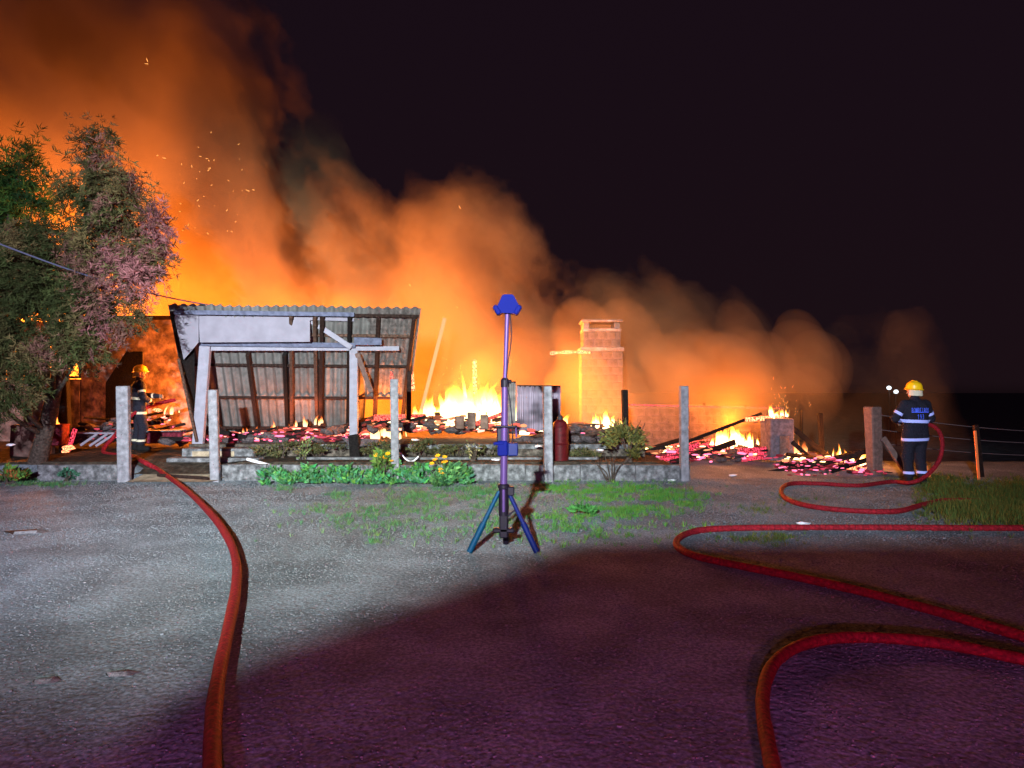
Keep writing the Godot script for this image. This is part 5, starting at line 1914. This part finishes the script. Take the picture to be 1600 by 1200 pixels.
	if lettered:
		letter(t, "BOMBEIROS", 1.315, 0.082, 0.038, B, k)
		letter(t, "193", 1.20, 0.085, 0.046, B, k)
		st = new_st()
		var n := 14
		for i in n:
			var q := []
			for c: Array in [[0, 0], [1, 0], [1, 1], [0, 1]]:
				q.append(march(B, k, Vector3(lerpf(-0.15, 0.15, (i + c[0]) / float(n)), 1.276 + c[1] * 0.012, 0.5), Vector3(0, 0, -1)) + Vector3(0, 0, 0.006))
			quad_to(st, q, Vector3(0, 0, 1))
		obj("underline", st, M.beacon_blue_print, t)

func letter(t: Node3D, text: String, y: float, h: float, step: float, B: Array, k: float) -> void:
	var st := new_st()
	var f := SystemFont.new()
	f.font_names = PackedStringArray(["Droid Sans"])
	f.font_weight = 500
	for i in text.length():
		var tm := TextMesh.new()
		tm.text = text[i]
		tm.font = f
		tm.font_size = 64
		tm.pixel_size = h / 46.0
		tm.depth = 0.004
		var x := (i - (text.length() - 1) * 0.5) * step
		var p := march(B, k, Vector3(x, y, 0.5), Vector3(0, 0, -1))
		var p2 := march(B, k, Vector3(x + 0.02, y, 0.5), Vector3(0, 0, -1))
		var yaw := -atan2(p2.z - p.z, 0.02)
		var am := ArrayMesh.new()
		am.add_surface_from_arrays(Mesh.PRIMITIVE_TRIANGLES, tm.get_mesh_arrays())
		st.append_from(am, 0, Transform3D(Basis(Vector3.UP, yaw).scaled_local(Vector3(0.44, 1, 1)), p + Vector3(0, 0, 0.009)))
	obj("lettering", st, M.beacon_blue_print, t)

func firefighters() -> void:
	mat("helmet_flap", Color(0.3, 0.22, 0.05), 0.7)
	firefighter("firefighter in navy suit and yellow helmet seen from behind by the wire fence", Vector3(6.76, height(6.76, -12.4), -12.4), 0.12,
		[Vector3(-0.34, 1.17, -0.06), Vector3(0.33, 1.16, -0.04)], [Vector3(-0.06, 1.09, -0.36), Vector3(0.16, 1.02, -0.31)], 0.35, M.beacon_blue_stripe, true)
	firefighter("firefighter in navy suit and yellow helmet hosing the ruined house wall", Vector3(-7.98, 0.29, -15.8), -0.95,
		[Vector3(-0.30, 1.17, -0.14), Vector3(0.33, 1.15, -0.03)], [Vector3(-0.06, 1.16, -0.46), Vector3(0.12, 1.0, -0.27)], -0.35, M.reflective, false)

# ---------------------------------------------------------------- cable, sparks, litter
func small_things() -> void:
	var st := new_st()
	var p := PackedVector3Array()
	var a := at(-40, 366, 9.6)
	var b := at(328, 477, 14.1)
	for i in 31:
		var u := i / 30.0
		var q := a.lerp(b, u)
		q.y -= 0.12 * sin(u * PI)
		p.append(q)
	tube(st, p, func(_v: float) -> float: return 0.013, 6)
	tag(obj("overhead_cable", st, M.cable), "thin overhead cable running past the tree to the porch eave", "cable")
	# sparks in the air
	st = new_st()
	var fly := func(px: float, py: float, d: float, l: float, ang: float, r: float) -> void:
		var c := at(px, py, d)
		var dir := Vector3(cos(ang), sin(ang), rr(-0.3, 0.3)) * l * 0.6
		rod(st, c - dir * 0.5, c + dir * 0.5, r * 0.5, r * 0.25, 5)
	for i in 46:
		fly.call(1225 + absf(rng.randfn()) * 22.0 - 20.0, 632 + rng.randfn() * 14.0, 14.8, rr(0.03, 0.14), rr(0.9, 2.2), 0.005)
	for i in 34:
		fly.call(330 + rng.randfn() * 40.0, 300 + rng.randfn() * 42.0, rr(14.0, 18.0), rr(0.02, 0.10), rr(0, PI), 0.007)
	for g: Array in [[386, 297], [395, 296], [280, 330], [354, 328], [228, 92], [227, 98], [718, 323], [714, 480], [640, 445], [325, 265], [325, 250], [245, 242], [255, 246]]:
		fly.call(g[0], g[1], 15.5, rr(0.05, 0.13), rr(0, PI), 0.009)
	for i in 26:
		fly.call(725 + rng.randfn() * 40.0, 588 + rng.randfn() * 16.0, 15.6, rr(0.02, 0.1), rr(0.9, 2.2), 0.006)
	tag(obj("glowing_sparks", st, M.spark), "tiny glowing sparks drifting above the fires", "sparks", "", "stuff")
	# litter
	for g: Array in [[652, 720, 13.1, 0.13, 0.05, "curled white metal hoop lying in the bed beside the slim concrete post"]]:
		st = new_st()
		var q := []
		for i in 9:
			var u := i / 8.0
			q.append(at(lerpf(625, 654, u), 706 + 15.0 * sin(u * PI * 0.85), 13.4))
		tube(st, smooth(q, 4), func(_v: float) -> float: return 0.014, 7)
		tag(obj("metal_hoop", st, M.litter), g[5], "metal hoop")
	for g: Array in [[648, 687, 14.3, "crumpled pale rag on the edge band above the slim post"], [747, 699, 13.7, "pale scrap caught in the dark shrubs"], [775, 718, 13.3, "white glove shaped scrap lying before the bed kerb by the stand"], [842, 697, 13.9, "small white scrap left of the third concrete post"], [938, 703, 13.6, "bluish white scraps in the shrubs left of the leafy bush"], [1145, 745, 0.0, "pale stone on the soil beyond the end post"], [100, 733, 0.0, "pale stone by the wall under the tree"], [1050, 752, 0.0, "small white pebble below the end of the low wall"], [17, 695, 12.4, "pale rag hanging at the trunk of the feathery tree"], [1255, 820, 0.0, "pale flat stone in the gravel inside the hose loop"]]:
		st = new_st()
		var c: Vector3 = at(g[0], g[1], g[2]) if g[2] > 0.0 else on_ground(g[0], g[1])
		if g[2] == 0.0:
			c.y = height(c.x, c.z) + 0.02
		st.append_from(stone_mesh(700 + int(g[0])), 0, Transform3D(Basis.from_euler(Vector3(rr(-0.5, 0.5), rr(0, 6), rr(-0.6, 0.6))).scaled(Vector3(0.09, 0.03, 0.05)), c))
		tag(obj("pale_scrap", st, M.litter), g[3], "scrap")
	for g: Array in [[45, 831, 0.28, "large flat stone showing in the gravel at the forecourt edge"], [190, 1052, 0.12, "flat stone half sunk in the gravel left of the long hose"], [75, 1063, 0.10, "rounded stone in the gravel far left of the long hose"]]:
		var c := on_ground(g[0], g[1])
		st = new_st()
		st.append_from(stone_mesh(800 + int(g[0])), 0, Transform3D(Basis(Vector3.UP, rr(-0.2, 0.2)).scaled(Vector3(g[2], 0.035, g[2] * 0.45)), c))
		tag(obj("flat_stone", st, M.stone), g[3], "stone")
